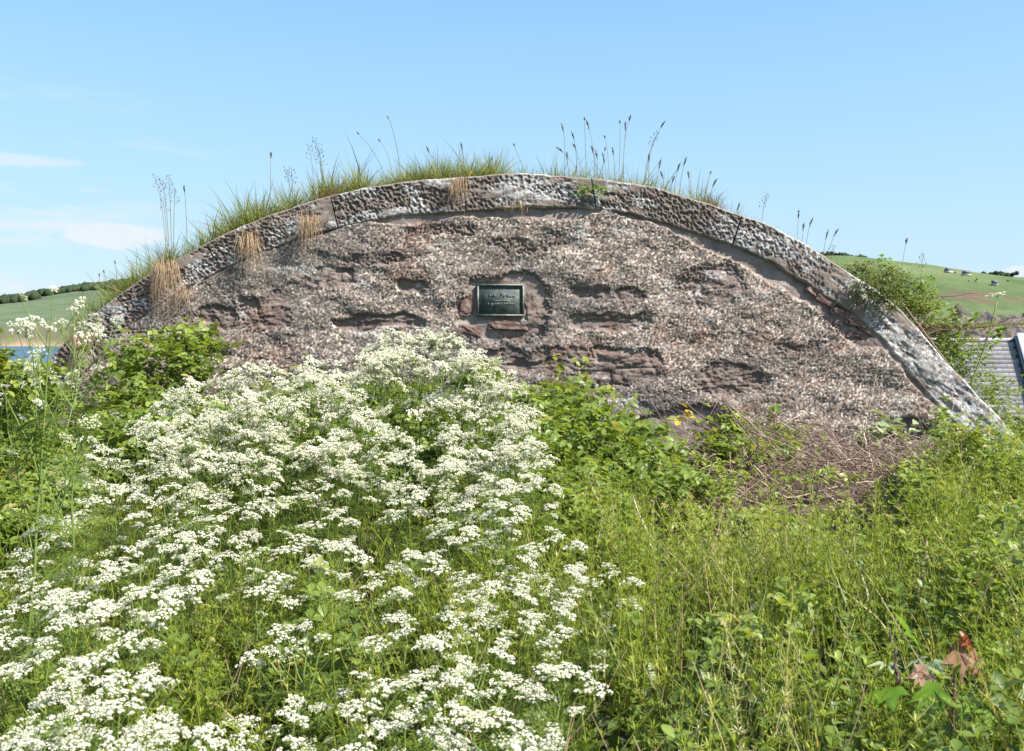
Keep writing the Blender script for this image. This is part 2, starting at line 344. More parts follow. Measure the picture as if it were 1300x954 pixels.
# left-hand far shore
M['hill_w'] = hill_mat('west_hill', (0.075, 0.10, 0.055), (0.09, 0.12, 0.065), (0.115, 0.14, 0.08), (0.12, 0.09, 0.065), (0.17, 0.13, 0.09))
xs = np.linspace(-1500, -200, 260); ys = np.concatenate([np.linspace(1180, 1260, 24), np.linspace(1265, 2200, 70)])
X, Y = np.meshgrid(xs, ys, indexing='ij'); PX = 650 + X / Y * F
crest = (HOR - np.interp(650 + X / 1900 * F, [-200, 0, 60, 100, 150, 200, 300, 420], [405, 393, 382, 374, 366, 360, 352, 350])) / F * 1900
uu = (Y - 1200 - 20 * fbm(X / 90, X * 0, 4)) / 700
Z = np.where(uu < 0, -8, -6 + (crest + 6) * (0.25 * sstep(0, 0.05, uu) + 0.75 * sstep(0.0, 1.0, uu))) + np.where(uu > 0, 3 * (fbm(X / 60, Y / 60, 4) - 0.5), 0)
Z = np.where(uu > 1, Z - (uu - 1) * 50, Z)
sand = sstep(0.035, 0.015, uu + 0.03 * fbm(X / 40, Y / 40, 4)); hth = sstep(0.12, 0.03, uu + 0.1 * fbm(X / 70, Y / 30, 9))
g = G(); g.add(np.stack([X, Y, Z], -1).reshape(-1, 3), grid_faces(len(xs), len(ys)))
tag(g.build('hill', M['hill_w'], smooth=True, attrs={'heath': hth.ravel() * .8, 'cliff': sand.ravel() * 0, 'sand': sand.ravel()}), kind='structure')
WZ_, WXS, WYS = Z.copy(), xs, ys
# woods on the far crests (masses nobody could count)
m, t, o = mat('far_wood'); n1 = noise(t, 0.2, 4, 0.6)
princ(t, o, ramp(t, n1, [(0.3, (0.018, 0.03, 0.018)), (0.7, (0.045, 0.065, 0.03))]), 0.95, spec=0.1); M['wood'] = m
def ico():
    import bmesh
    bm = bmesh.new(); bmesh.ops.create_icosphere(bm, subdivisions=1, radius=1)
    V = np.array([v.co[:] for v in bm.verts]); Fc = np.array([[v.index for v in f.verts] for f in bm.faces]); bm.free()
    V = V * (1 + 0.25 * (np.random.default_rng(3).random(len(V)) - 0.5))[:, None]
    return V, [Fc], np.full(len(V), .5), [np.zeros(len(Fc), int)]
ICO = ico()
def wood(pts, h, name='woodland'):
    g = G(); n = len(pts)
    scatter(g, ICO, pts, rots(rng.random(n) * 6, rng.random(n), rng.random(n)), h * (0.6 + 0.7 * rng.random(n)))
    return tag(g.build(name, M['wood']), kind='stuff')
pts = []
while len(pts) < 2600:
    i = rng.integers(len(WXS)); j = rng.integers(len(WYS)); x, y, z = WXS[i], WYS[j], WZ_[i, j]
    if 1620 < y < 1930 and fbm(x / 150, y / 90, 44) > 0.40: pts.append((x + rng.normal() * 3, y + rng.normal() * 4, z + 3))
wood(np.array(pts), 9.0)
pts = [(x, 905 + rng.normal() * 8, np.interp(x, EXS, EZ[:, np.argmin(abs(EYS - 900))]) + 1.2 + rng.random() * (2 if x < 320 else 3)) for x in np.concatenate([rng.uniform(255, 322, 170), rng.uniform(430, 452, 70)])]
wood(np.array(pts), 2.0)
# hedges / gorse scrub dots on the slope
pts = []
for _ in range(280):
    i = rng.integers(60, 250); j = rng.integers(92, 160)
    if fbm(EXS[i] / 45, EYS[j] / 45, 77) > 0.55: pts.append((EXS[i], EYS[j], EZ[i, j]))
wood(np.array(pts), 1.3, 'scrub')
# far cottages on the slope
m, t, o = mat('whitewash'); princ(t, o, (0.42, 0.40, 0.36), 0.8); M['white'] = m
m, t, o = mat('far_roof'); princ(t, o, (0.12, 0.11, 0.12), 0.7); M['froof'] = m
for (px, py, D, L, lab) in ((1206, 369, 800, 5, 'small white cottage on the green hillside above the cliffs'), (1232, 371, 790, 5.5, 'white farmhouse to the right along the same hillside track'), (1260, 377, 760, 4, 'tiny pale cottage at the edge of the brown heather band')):
    i = np.argmin(abs(EXS - (px - 650) / F * D)); j = np.argmin(abs(EYS - D)); zb = EZ[i, j]
    e = empty('cottage', (EXS[i], EYS[j], zb - 0.5), R(rng.uniform(-25, 25)))
    g = G(); box(g, (-L / 2, -2.2, 0), (L / 2, 2.2, 2.4)); g.build('wall', M['white'], e)
    g = G(); g.add([(-L / 2 - .2, -2.5, 2.4), (L / 2 + .2, -2.5, 2.4), (L / 2 + .2, 2.5, 2.4), (-L / 2 - .2, 2.5, 2.4), (-L / 2 - .2, 0, 4.6), (L / 2 + .2, 0, 4.6)],
                   [np.array([(0, 1, 5, 4), (2, 3, 4, 5), (0, 3, 2, 1)]), np.array([(0, 4, 3), (1, 2, 5)])]); g.build('roof', M['froof'], e)
    tag(e, lab, 'cottage')

# ------------------------------------------------------------------ the house whose slate roof shows at the right
m, t, o = mat('slate')
tcn = nn(t, 'ShaderNodeTexCoord'); cn = attr(t, 'rnd')
n1 = noise(t, 3, 5, 0.6)
c = mixc(t, 0.35, ramp(t, cn, [(0, (0.17, 0.16, 0.165)), (0.5, (0.25, 0.235, 0.24)), (1, (0.34, 0.31, 0.31))]), ramp(t, n1, [(0.3, (0.18, 0.17, 0.17)), (0.7, (0.38, 0.35, 0.33))]))
princ(t, o, c, 0.6, None, 0.4); M['slate'] = m
m, t, o = mat('house_render'); n1 = noise(t, 2, 4); princ(t, o, ramp(t, n1, [(0.3, (0.5, 0.48, 0.44)), (0.7, (0.62, 0.6, 0.55))]), 0.9); M['hwall'] = m
m, t, o = mat('painted_skew'); n1 = noise(t, 5, 4); princ(t, o, ramp(t, n1, [(0.3, (0.62, 0.63, 0.64)), (0.7, (0.76, 0.77, 0.78))]), 0.7); M['skew'] = m
m, t, o = mat('dark_lead'); princ(t, o, (0.03, 0.045, 0.06), 0.5); M['lead'] = m
HD = 26.0; rp = P(1290, 433, HD)
house = empty('house', (rp[0], rp[1], 0), R(-9))
# local x: along the ridge (left negative), local -y towards the camera, ridge at local y=0
PIT = R(52); HL = 5.0; SLN = 3.4
g = G(); nrow = 24
for k in range(nrow):
    s0 = k * SLN / nrow; s1 = s0 + SLN / nrow * 1.35; off = (k % 2) * 0.14
    for q in range(int(HL / 0.28) + 1):
        xa = -HL + q * 0.28 - off; xb = min(xa + 0.272, -0.02); xa = max(xa, -HL)
        if xb - xa < 0.05: continue
        n_ = 0.008 + 0.003 * rng.random()
        def pt(x, s, up): return (x, -s * math.cos(PIT) - up * math.sin(PIT), rp[2] - s * math.sin(PIT) + up * math.cos(PIT))
        u0, u1 = 0.0, n_ * .8
        g.add([pt(xa, s0, u0), pt(xb, s0, u0), pt(xb, s1, u1), pt(xa, s1, u1), pt(xb, s1, u1 - n_), pt(xa, s1, u1 - n_)], np.array([(3, 2, 1, 0), (5, 4, 2, 3)]), rng.random())
roof = g.build('roof', M['slate'], house)
g = G()
zr = rp[2]; yb = SLN * math.cos(PIT); zb = zr - SLN * math.sin(PIT)
g.add([(-HL, 0.05, zr - 0.03), (0, 0.05, zr - 0.03), (0, 2 * yb, zb), (-HL, 2 * yb, zb), (-HL, -yb, zb - 0.05), (0, -yb, zb - 0.05)], np.array([(0, 1, 2, 3), (0, 4, 5, 1)])); g.build('roof_boarding', M['slate'], house)
g = G()
tube(g, [(-HL, 0, zr + 0.02), (0, 0, zr + 0.02)], 0.06, 6); g.build('ridge_tile', M['slate'], house)
g = G()
for (xa, xb, up, mi) in ((0.0, 0.34, 0.20, 0),):
    def q(x, s, u): return (x, -s * math.cos(PIT) - u * math.sin(PIT), zr - s * math.sin(PIT) + u * math.cos(PIT))
    v = [q(xa, -0.1, -.1), q(xb, -0.1, -.1), q(xb, SLN, -.1), q(xa, SLN, -.1), q(xa, -0.1, up), q(xb, -0.1, up), q(xb, SLN, up), q(xa, SLN, up)]
    g.add(v, np.array([(0, 1, 2, 3), (7, 6, 5, 4), (0, 4, 5, 1), (1, 5, 6, 2), (2, 6, 7, 3), (3, 7, 4, 0)]))
g.build('gable_coping', M['skew'], house)
g = G(); v = [q(-0.07, -0.05, 0.03), q(-0.003, -0.05, 0.03), q(-0.003, SLN, 0.03), q(-0.07, SLN, 0.03), q(-0.07, -0.05, 0.16), q(-0.003, -0.05, 0.16), q(-0.003, SLN, 0.16), q(-0.07, SLN, 0.16)]
g.add(v, np.array([(0, 1, 2, 3), (7, 6, 5, 4), (0, 4, 5, 1), (1, 5, 6, 2), (2, 6, 7, 3), (3, 7, 4, 0)])); g.build('flashing', M['lead'], house)
g = G(); box(g, (-HL + 0.1, -yb + 0.25, zb - 4), (0.2, 2 * yb - .5, zb - 0.08)); g.build('wall', M['hwall'], house)
g = G(); g.add([(0.15, 0, zr - .1), (0.15, -yb, zb), (0.15, 2 * yb, zb)], np.array([(0, 1, 2)])); g.build('gable', M['hwall'], house)
tag(house, 'house below the mound with a grey slate roof and pale gable coping', 'house')

# ------------------------------------------------------------------ the wall
wall = empty('gable_wall', (0, DW, 0))
tag(wall, 'segmental arched stone gable wall, pebble-dashed, with weathered lichened coping stones', 'wall')
m, t, o = mat('harled_stone')
peb, gap, msk, lic, tone, wet = [attr(t, k) for k in ('peb', 'gap', 'mask', 'lich', 'rnd', 'smooth')]
pc = ramp(t, peb, [(0, (0.085, 0.07, 0.06)), (0.35, (0.17, 0.135, 0.112)), (0.6, (0.275, 0.22, 0.18)), (0.84, (0.42, 0.35, 0.29)), (1, (0.62, 0.56, 0.48))])
fine = noise(t, 90, 4, 0.6)
mort = ramp(t, fine, [(0.3, (0.08, 0.073, 0.067)), (0.7, (0.16, 0.145, 0.13))])
hc = mixc(t, gap, pc, mort)
hc = mixc(t, mr(t, tone, 0.4, 0.7, 0.0, 0.5), hc, (0.085, 0.08, 0.076))
s1_ = noise(t, 5, 6, 0.6)
stc = ramp(t, s1_, [(0.3, (0.11, 0.078, 0.066)), (0.5, (0.17, 0.13, 0.11)), (0.7, (0.225, 0.195, 0.175))])
stc = mixc(t, mr(t, fine, 0.4, 0.75, 0, 0.3), stc, (0.20, 0.17, 0.15))
smc = ramp(t, noise(t, 11, 6, 0.6), [(0.3, (0.16, 0.13, 0.112)), (0.7, (0.28, 0.235, 0.205))])
stc = mixc(t, wet, stc, smc)
c = mixc(t, msk, stc, hc)
redm = mr(t, noise(t, 1.7, 4, 0.6), 0.52, 0.66, 0, 0.45)
c = mixc(t, redm, c, mixc(t, 1.0, c, (1.0, 0.72, 0.62), 'MULTIPLY'))
lw = mth(t, 'MULTIPLY', lic, mr(t, noise(t, 45, 4, 0.7), 0.45, 0.56))
c = mixc(t, lw, c, (0.44, 0.43, 0.40))
princ(t, o, c, 0.92, bump(t, fine, 0.7, 0.006), 0.15); M['harl'] = m

step = 0.0078
xs = np.arange(WX(45), WX(1268), step); zs = np.arange(0.12, WZ(255), step)
X, Z = np.meshgrid(xs, zs, indexing='ij')
PXg = 650 + X * F / DW; PYg = HOR - (Z - EYE) * F / DW
dxn = 26 * (fbm(X * 7, Z * 7, 31) - 0.5); dyn = 18 * (fbm(X * 7, Z * 7, 37) - 0.5)
patches = [  # px, py, half width, half height, strength, smooth render?
 (420, 353, 30, 13, 1, 0), (524, 364, 20, 8, 1, 0), (478, 409, 58, 9, 1, 0), (338, 395, 34, 20, .8, 0), (275, 402, 26, 14, .8, 0),
 (748, 368, 24, 9, 1, 0), (772, 408, 50, 11, 1, 0), (803, 375, 22, 10, .8, 0), (903, 362, 44, 26, .75, 0), (786, 466, 50, 26, 1, 0), (705, 458, 48, 16, 1, 0),
 (926, 481, 44, 20, .85, 0), (868, 541, 62, 24, 1, 1), (640, 462, 40, 18, 1, 0), (250, 440, 22, 12, .7, 0), (480, 330, 40, 7, .6, 0), (1015, 440, 30, 8, .6, 0), (1150, 545, 30, 14, .7, 0),
 (690, 520, 60, 12, .7, 0), (560, 290, 50, 7, .5, 0), (665, 312, 50, 10, .5, 0), (985, 505, 24, 8, .6, 0)]
bare = np.zeros_like(X); smooth = np.zeros_like(X)
for (a, b, hw, hh, s_, sm) in patches:
    d = np.sqrt((abs(PXg + dxn - a) / hw) ** 2.4 + (abs(PYg + dyn - b) / hh) ** 2.4)
    mm = s_ * sstep(1.35, 0.7, d); bare = np.maximum(bare, mm)
    if sm: smooth = np.maximum(smooth, mm)
# niche round the plaque
dn = (np.abs((PXg + 1.2 * dxn - 640) / 60) ** 3.2 + np.abs((PYg + 1.2 * dyn - 392) / 45) ** 3.2) ** (1 / 3.2)
nich = sstep(1.12, 0.80, dn); bare = np.maximum(bare, nich); smooth = np.maximum(smooth, nich * sstep(0.25, 0.5, fbm(X * 5, Z * 5, 3)))
# bare band under the coping
dcop = (inner_z(X) - Z) * F / DW
bw = .85 * np.interp(PXg, [470, 500, 545, 580, 640, 730, 765, 850, 920, 1000, 1040, 1090, 1120, 1180, 1250], [2, 12, 16, 6, 18, 20, 3, 10, 26, 32, 34, 46, 16, 10, 8])
band = sstep(1.1, 0.9, (dcop + 0.6 * dyn) / bw); bare = np.maximum(bare, band); smooth = np.maximum(smooth, band * (1 - sstep(1030, 1045, PXg) * sstep(1120, 1100, PXg)))
h1, h2, hid = voro(X / 0.0155, Z / 0.0155, 3)
rawbare = bare; bare = sstep(0.25, 0.75, bare + 0.55 * (hid - 0.5) * (bare < .98) + .35 * (fbm(X * 16, Z * 16, 77) - .5) * (bare < .98))
bare = np.where(rawbare < .03, 0, bare)
pebh = np.clip(1 - (h1 / 0.62) ** 2, 0, 1) ** 0.5
cover = 1 - bare
lumpy = fbm(X * 2.2, Z * 5.0, 5, 4) - 0.5
crs = fbm(X * 7, Z * 9, 6, 4) - 0.5
blk1, blk2, bid = voro(X / 0.42 + 0.3 * (np.floor(Z / 0.2) % 2), Z / 0.2, 8, 0.6)
edge_ = sstep(0.02, 0.12, blk2 - blk1)
fv1, fv2, fid = voro(X / .075 + 2 * crs, Z / .04, 55, 1.0)
stone_h = 0.010 * (fid - .5) + 0.006 * sstep(0, .2, fv2 - fv1) + 0.007 * edge_ + 0.016 * (bid - 0.5) + 0.03 * crs
strat = 0.006 * (vnoise(X * 6, Z * 55, 12) - 0.5)
yy = 0.015 - (cover * (0.026 + pebh * 0.0070) + 0.070 * lumpy + 0.02 * crs * cover + (1 - cover) * (1 - smooth * .7) * (stone_h + strat))
# the niche is cut deeper around the plaque but flat right behind it; eyebrow of the deep ones
yy = yy + 0.004 * nich
yy = np.where(np.maximum(abs(PXg - 636) / 33, abs(PYg - 382) / 24) < 1, 0.018 + 0.004 * crs, yy)
for (a, b, hw, hh, dep) in ((478, 413, 56, 7, .03), (772, 411, 50, 8, .028), (735, 468, 90, 14, .035), (420, 360, 26, 6, .02), (1095, 412, 20, 5, 0.05), (640, 465, 60, 9, .04)):
    d = ((PXg + dxn - a) / hw) ** 2 + ((PYg + dyn - b) / hh) ** 2; yy = yy + .3 * dep * sstep(1.2, 0.5, d)
# fade lumps near coping
lich = sstep(0.70, 0.80, fbm(X * 3.1, Z * 4.5, 61)) * 0.5 + sstep(0.72, 0.80, fbm(X * 14, Z * 14, 63)) * 0.7
for (a, b, hw, hh) in ((385, 342, 45, 5), (735, 297, 16, 16), (560, 314, 22, 5), (790, 293, 16, 6), (905, 352, 20, 5), (880, 374, 12, 6), (935, 376, 10, 7), (850, 362, 12, 6), (780, 512, 60, 6), (475, 421, 40, 4)):
    lich = np.maximum(lich, 0.9 * sstep(1.2, 0.4, np.hypot((PXg + dxn - a) / hw, (PYg + dyn - b) / hh)))
keep = (Z < inner_z(X) + 0.03)
nu, nv = X.shape
fc = grid_faces(nu, nv); kk = keep.ravel(); fc = fc[kk[fc].all(1)]
vv = np.stack([X, yy, Z], -1).reshape(-1, 3)
used = np.zeros(len(vv), bool); used[fc.ravel()] = True; idx = np.cumsum(used) - 1
gapv = sstep(0.30, 0.05, pebh)
g = G(); g.add(vv[used], idx[fc], fbm(X * 1.3, Z * 2.6, 71).ravel()[used])
g.build('harled_face', M['harl'], wall, smooth=True, attrs={k: a.ravel()[used] for k, a in (('peb', hid), ('gap', gapv), ('mask', cover), ('lich', np.clip(lich, 0, 1)), ('smooth', smooth))})
# solid core of the wall behind the face
n = len(CO); g = G()
cx = np.linspace(WX(60), WX(1262), 80); cz = inner_z(cx) + 0.03
v = np.concatenate([np.stack([cx, cx * 0 + 0.10, cz], -1), np.stack([cx, cx * 0 + 0.10, cz * 0 - 0.3], -1), np.stack([cx, cx * 0 + 0.32, cz], -1), np.stack([cx, cx * 0 + 0.32, cz * 0 - 0.3], -1)])
k = np.arange(79); g.add(v, np.concatenate([np.stack([k, k + 1, k + 81, k + 80], 1)[:, ::-1], np.stack([k + 160, k + 161, k + 241, k + 240], 1), np.stack([k, k + 1, k + 161, k + 160], 1)]))
m, t, o = mat('wall_core'); princ(t, o, ramp(t, noise(t, 6, 5), [(0.3, (0.09, 0.075, 0.065)), (0.7, (0.2, 0.17, 0.15))]), 0.95); M['core'] = m
g.build('wall_core', M['core'], wall)

# coping stones, honeycomb weathered
m, t, o = mat('coping_stone')
fine = noise(t, 70, 5, 0.65); md = noise(t, 9, 5, 0.6)
c = ramp(t, md, [(0.3, (0.13, 0.105, 0.085)), (0.5, (0.205, 0.168, 0.14)), (0.75, (0.29, 0.245, 0.21))])
c = mixc(t, mr(t, fine, 0.35, 0.7, 0, 0.5), c, (0.13, 0.105, 0.09))
c = mixc(t, attr(t, 'pit'), c, (0.085, 0.067, 0.057))
c = mixc(t, attr(t, 'topf'), c, ramp(t, fine, [(0.3, (0.15, 0.11, 0.08)), (0.7, (0.28, 0.22, 0.175))]))
lw = mth(t, 'MULTIPLY', attr(t, 'lich'), mr(t, noise(t, 30, 5, 0.7), 0.44, 0.55))
c = mixc(t, lw, c, ramp(t, fine, [(0.3, (0.26, 0.26, 0.255)), (0.7, (0.52, 0.515, 0.50))]))
princ(t, o, c, 0.9, bump(t, fine, 0.6, 0.006), 0.2); M['coping'] = m
joints_px = [38, 148, 262, 420, 590, 751, 942, 1103, 1325]
sj = [np.interp(WX(p_), CO[:, 0], SL) for p_ in joints_px]
def strip(s):
    return [np.interp(s, SL, CO[:, k]) for k in range(4)]
for q_ in range(len(sj) - 1):
    ss = np.arange(sj[q_] + 0.003, sj[q_ + 1] - 0.003, 0.008); nt = 42
    tt = np.linspace(0, 1, nt); S, T = np.meshgrid(ss, tt, indexing='ij')
    ox, oz, ix, iz = strip(S)
    x = ix + (ox - ix) * T; z = iz + (oz - iz) * T
    rx = T * 0.28                     # metres across the band
    mid = 650 + x * F / DW
    per = np.interp(mid, [0, 400, 760, 940, 1100, 1300], [1.0, 1.0, .95, 0.9, 0.6, 0.7])
    wb = 0.012 * (fbm(S * 22, rx * 22, 19) - .5) * 2; a1, a2, aid = voro((S + 0.5 * rx + wb) / 0.029, (rx - 0.1 * S + wb) / 0.044, 21 + q_, 1.0)
    pit = sstep(0.62, 0.22, a1); b1_, b2_, _q = voro((S + .3 * rx) / .017 + wb * 50, rx / .021, 5 + q_, 1.0); pit = np.maximum(pit * (fbm(S * 6, rx * 10, 7 + q_) > .36), .6 * sstep(.55, .25, b1_))
    if q_ == 7: pit = sstep(0.52, 0.66, fbm(S * 9 + rx * 4, rx * 22 - S * 5, 50, 3)) * 0.8
    dens = sstep(0.25, 0.5, fbm(S * 3, rx * 9, 33 + q_)) * sstep(1.0, 0.93, T) * sstep(0.0, 0.07, T)
    pit = pit * dens * per
    slope = 0.02 * (0.5 - T)
    yf = -0.024 - 0.006 * hsh(q_, 3) + 0.018 * pit + 0.016 * (fbm(S * 5, rx * 9, 41) - 0.5) + 0.02 * sstep(0.94, 1.0, T) ** 2 + 0.016 * sstep(0.05, 0, T)
    if q_ == 7: yf = yf + 0.05 * (fbm(S * 4 - rx * 3, rx * 9, 52, 4) - 0.5)
    ln = fbm(S * 4.0, rx * 8, 91, 4)
    lb = np.interp(mid, [0, 150, 300, 480, 600, 700, 760, 860, 900, 990, 1090, 1110, 1300], [.05, .02, .01, .04, .04, .13, .10, .0, .10, .14, .16, .26, .22])
    lich = sstep(0.50, 0.60, ln + lb - 0.05 + 0.09 * (0.5 - T)) * (1 - 0.6 * pit) + 0.5 * sstep(.62, .7, fbm(S * 16, rx * 16, 95)) * (1 - pit)
    jag = 0.010 * (fbm(S * 6, S * 0 + 1, 14 + q_) - 0.5) * 2 * sstep(.8, 1, T) - 0.02 * (fbm(S * 8, S * 0 + 2, 15 + q_)) * sstep(.2, 0, T)
    nx = ox - ix; nz_ = oz - iz; L = np.hypot(nx, nz_); x = x + nx / L * jag; z = z + nz_ / L * jag
    # top face going back, underside lip
    tb = np.array([0.03, 0.08, 0.14, 0.20, 0.27, 0.33]); XT = np.repeat(x[:, -1:], 6, 1); ZT = np.repeat(z[:, -1:], 6, 1) + 0.006 * (fbm(ss[:, None] * 9, tb[None] * 12, 9) - .5)
    YT = np.repeat(yf[:, -1:], 6, 1) + tb[None]
    XU = np.repeat(x[:, :1], 2, 1); ZU = np.repeat(z[:, :1], 2, 1); YU = np.stack([yf[:, 0] + 0.14, yf[:, 0] + 0.04], 1)
    XA = np.concatenate([XU, x, XT], 1); ZA = np.concatenate([ZU, z, ZT], 1); YA = np.concatenate([YU, yf, YT], 1)
    def ext(a, u, tp): return np.concatenate([np.full((len(ss), 2), u), a, np.full((len(ss), 6), tp)], 1)
    pa = ext(pit, .6, 0); la = ext(np.clip(lich, 0, 1), 0, 0.15); ta = ext(sstep(.965, 1, T), 0, 1.0)
    g = G(); nu, nv = XA.shape
    g.add(np.stack([XA, YA, ZA], -1).reshape(-1, 3), grid_faces(nu, nv))
    # end caps: fans to a back edge
    for e_, row in ((0, 0), (1, nu - 1)):
        base = row * nv; b0 = g.n
        ring = np.stack([XA[row], YA[row], ZA[row]], -1); bk = ring.copy(); bk[:, 1] = 0.34
        g.add(np.concatenate([ring, bk]), grid_faces(2, nv) if e_ else grid_faces(2, nv)[:, ::-1])
    z0 = np.zeros(4 * nv)
    o = g.build('coping_stone', M['coping'], wall, smooth=True, attrs={'pit': np.concatenate([pa.ravel(), z0]), 'lich': np.concatenate([la.ravel(), z0]), 'topf': np.concatenate([ta.ravel(), z0])})
    if q_ == 7: o['label'] = 'white lichen-covered lowest coping stone at the broken end'
# broken rubble stones below the coping
m, t, o = mat('red_rubble'); n1 = noise(t, 14, 5, 0.6); princ(t, o, ramp(t, n1, [(0.3, (0.085, 0.055, 0.045)), (0.5, (0.16, 0.105, 0.088)), (0.75, (0.25, 0.20, 0.17))]), 0.9, bump(t, n1, 0.9, 0.02), 0.15); M['rubble'] = m
import bmesh
def rock(name, c, sx, sy, sz, rot, parent, mt, seed):
    bm = bmesh.new(); bmesh.ops.create_cube(bm, size=1); bmesh.ops.bevel(bm, geom=bm.edges[:], offset=0.14, segments=1, affect='EDGES')
    bmesh.ops.subdivide_edges(bm, edges=bm.edges[:], cuts=2, use_grid_fill=True)
    rr = np.random.default_rng(seed); Mx = Euler(rot).to_matrix()
    for v in bm.verts:
        v.co *= 1 + 0.22 * (rr.random() - 0.5); v.co = Mx @ Vector((v.co.x * sx, v.co.y * sy, v.co.z * sz)) + Vector(c)
    me = bpy.data.meshes.new(name); bm.to_mesh(me); bm.free(); me.materials.append(mt)
    o = bpy.data.objects.new(name, me); col.objects.link(o); o.parent = parent; return o
for k, (px, py, a, b, r_) in enumerate(((1048, 380, .20, .08, .5), (1066, 397, .16, .07, .35), (1088, 409, .22, .08, .15), (1072, 380, .12, .05, .6), (1100, 419, .14, .05, .5), (1030, 369, .12, .05, .6), (1085, 425, .16, .05, .1), (1063, 412, .10, .06, .2))):
    rock('rubble_stone', (WX(px), 0.035, WZ(py)), a, .10, b, (0.1, r_, 0.1 * (k % 3)), wall, M['rubble'], k)
# reddish block under the plaque and niche side stones
for k, (px, py, a, b, r_, dy) in enumerate(((648, 413, .36, .09, .03, .045), (597, 420, .20, .07, .25, .03), (592, 385, .12, .20, .1, .045), (674, 388, .10, .17, -.4, .06))):
    rock('niche_stone', (WX(px), dy, WZ(py)), a, .10, b, (0.0, r_, 0.05), wall, M['rubble'], 20 + k)

# plaque
m, t, o = mat('bronze_plaque'); n1 = noise(t, 22, 6, 0.6)
princ(t, o, ramp(t, n1, [(0.3, (0.04, 0.05, 0.047)), (0.5, (0.07, 0.082, 0.075)), (0.68, (0.14, 0.155, 0.13))]), 0.75, bump(t, n1, 0.3, 0.003), 0.3, 0.1); M['bronze'] = m
m, t, o = mat('worn_bronze'); n1 = noise(t, 30, 4); princ(t, o, ramp(t, n1, [(0.3, (0.07, 0.088, 0.075)), (0.7, (0.19, 0.21, 0.175))]), 0.6, None, 0.4, 0.2); M['worn'] = m
pc_ = np.array([WX(635.5), DW - 0.012, WZ(381.5)]); pl = empty('plaque', pc_)
W2, H2 = 29.5 * DW / F, 20 * DW / F
g = G(); box(g, (-W2, 0.0, -H2), (W2, 0.03, H2)); g.build('panel', M['bronze'], pl)
g = G(); fw = 0.013
box(g, (-W2 - .002, -0.014, H2 - fw), (W2 + .002, 0.032, H2 + 0.002)); box(g, (-W2 - .002, -0.014, -H2 - .002), (W2 + .002, 0.032, -H2 + fw))
box(g, (-W2 - .002, -0.0138, -H2 + fw), (-W2 + fw, 0.032, H2 - fw)); box(g, (W2 - fw, -0.0138, -H2 + fw), (W2 + .002, 0.032, H2 - fw))
g.build('frame', M['worn'], pl)
rr = random.Random(4)
def scribble(x0, x1, z, h, slant):
    x = x0; g = G()
    while x < x1:
        wd = h * rr.uniform(0.45, 0.8); k = rr.randint(0, 3)
        A = [(x, z), (x + slant, z + h), (x + wd + slant * .5, z + h * .5), (x + wd, z)] if k == 0 else [(x + wd, z + h * .9), (x, z + h * .5), (x + wd * .8, z + h * .1)] if k == 1 else [(x, z), (x + slant, z + h)] if k == 2 else [(x, z + h * .9), (x, z + h * .1), (x + wd, z + h * .1), (x + wd, z + h * .9)]
        tube(g, [(a, -0.0015, b) for a, b in A], 0.0030, 4); x += wd + h * 0.22
    g.build('lettering', M['worn'], pl)
scribble(-0.10, -0.045, 0.030, 0.020, .008); scribble(0.0, 0.055, 0.026, 0.030, .002); scribble(0.065, 0.12, 0.026, 0.012, .004)
scribble(-0.11, -0.055, -0.048, 0.026, .01); scribble(-0.045, 0.005, -0.040, 0.016, .006); scribble(0.03, 0.12, -0.040, 0.016, .006)
scribble(-0.05, 0.06, -0.010, 0.008, .003)
tag(pl, 'small green bronze plaque with worn lettering set in the middle of the wall', 'plaque')

# ------------------------------------------------------------------ plants: shared small shapes
def leaf_shape(w=0.30, fold=0.10, curl=0.12):
    V = np.array([(0, 0, 0), (-w * .8, .3, fold), (0, .3, 0), (w * .8, .3, fold), (-w, .58, fold * .9 - curl * .2), (0, .6, -curl * .3), (w, .58, fold * .9 - curl * .2), (-w * .5, .84, -curl * .4), (w * .5, .84, -curl * .4), (0, 1, -curl)], float)
    q = np.array([(1, 4, 5, 2), (2, 5, 6, 3), (4, 7, 9, 5), (5, 9, 8, 6)]); tr = np.array([(0, 1, 2), (0, 2, 3)])
    return V, [q, tr], np.full(len(V), 0.5), [np.zeros(4, int), np.zeros(2, int)]
LEAF = leaf_shape()
def trifoliate():
    g = G()
    for a, s, off in ((0, 1.0, (0, .35, 0)), (1.15, .85, (0.02, .22, 0)), (-1.15, .85, (-0.02, .22, 0))):
        rm = rots(np.array([-a]), np.array([-0.1]), np.array([0.0]))
        scatter(g, LEAF, np.array([off], float), rm, np.array([s * .75]))
    tube(g, [(0, -0.35, -.05), (0, 0, 0), (0, .36, 0)], 0.012, 3)
    return g.data()
TRI = trifoliate()
def blade(h=1.0, w=0.02, bend=0.35, n=4, fold=0.0):
    u = np.linspace(0, 1, n + 1); x = bend * u ** 2; z = h * (u - 0.25 * bend * u ** 2)
    wd = w * (1 - u ** 1.6) * 0.5
    V = np.concatenate([np.stack([x, -wd, z], -1), np.stack([x, wd, z], -1)])
    k = np.arange(n); F_ = np.stack([k, k + n + 1, k + n + 2, k + 1], 1)
    return V, [F_], np.linspace(.42, .6, n + 1).tolist() * 2, [np.zeros(n, int)]
def fixs(s): return (s[0], s[1], np.asarray(s[2], float), s[3])
BL = [fixs(blade(1, w_, b_, 4)) for w_, b_ in ((.020, .15), (.020, .45), (.024, .8), (.016, .3))]

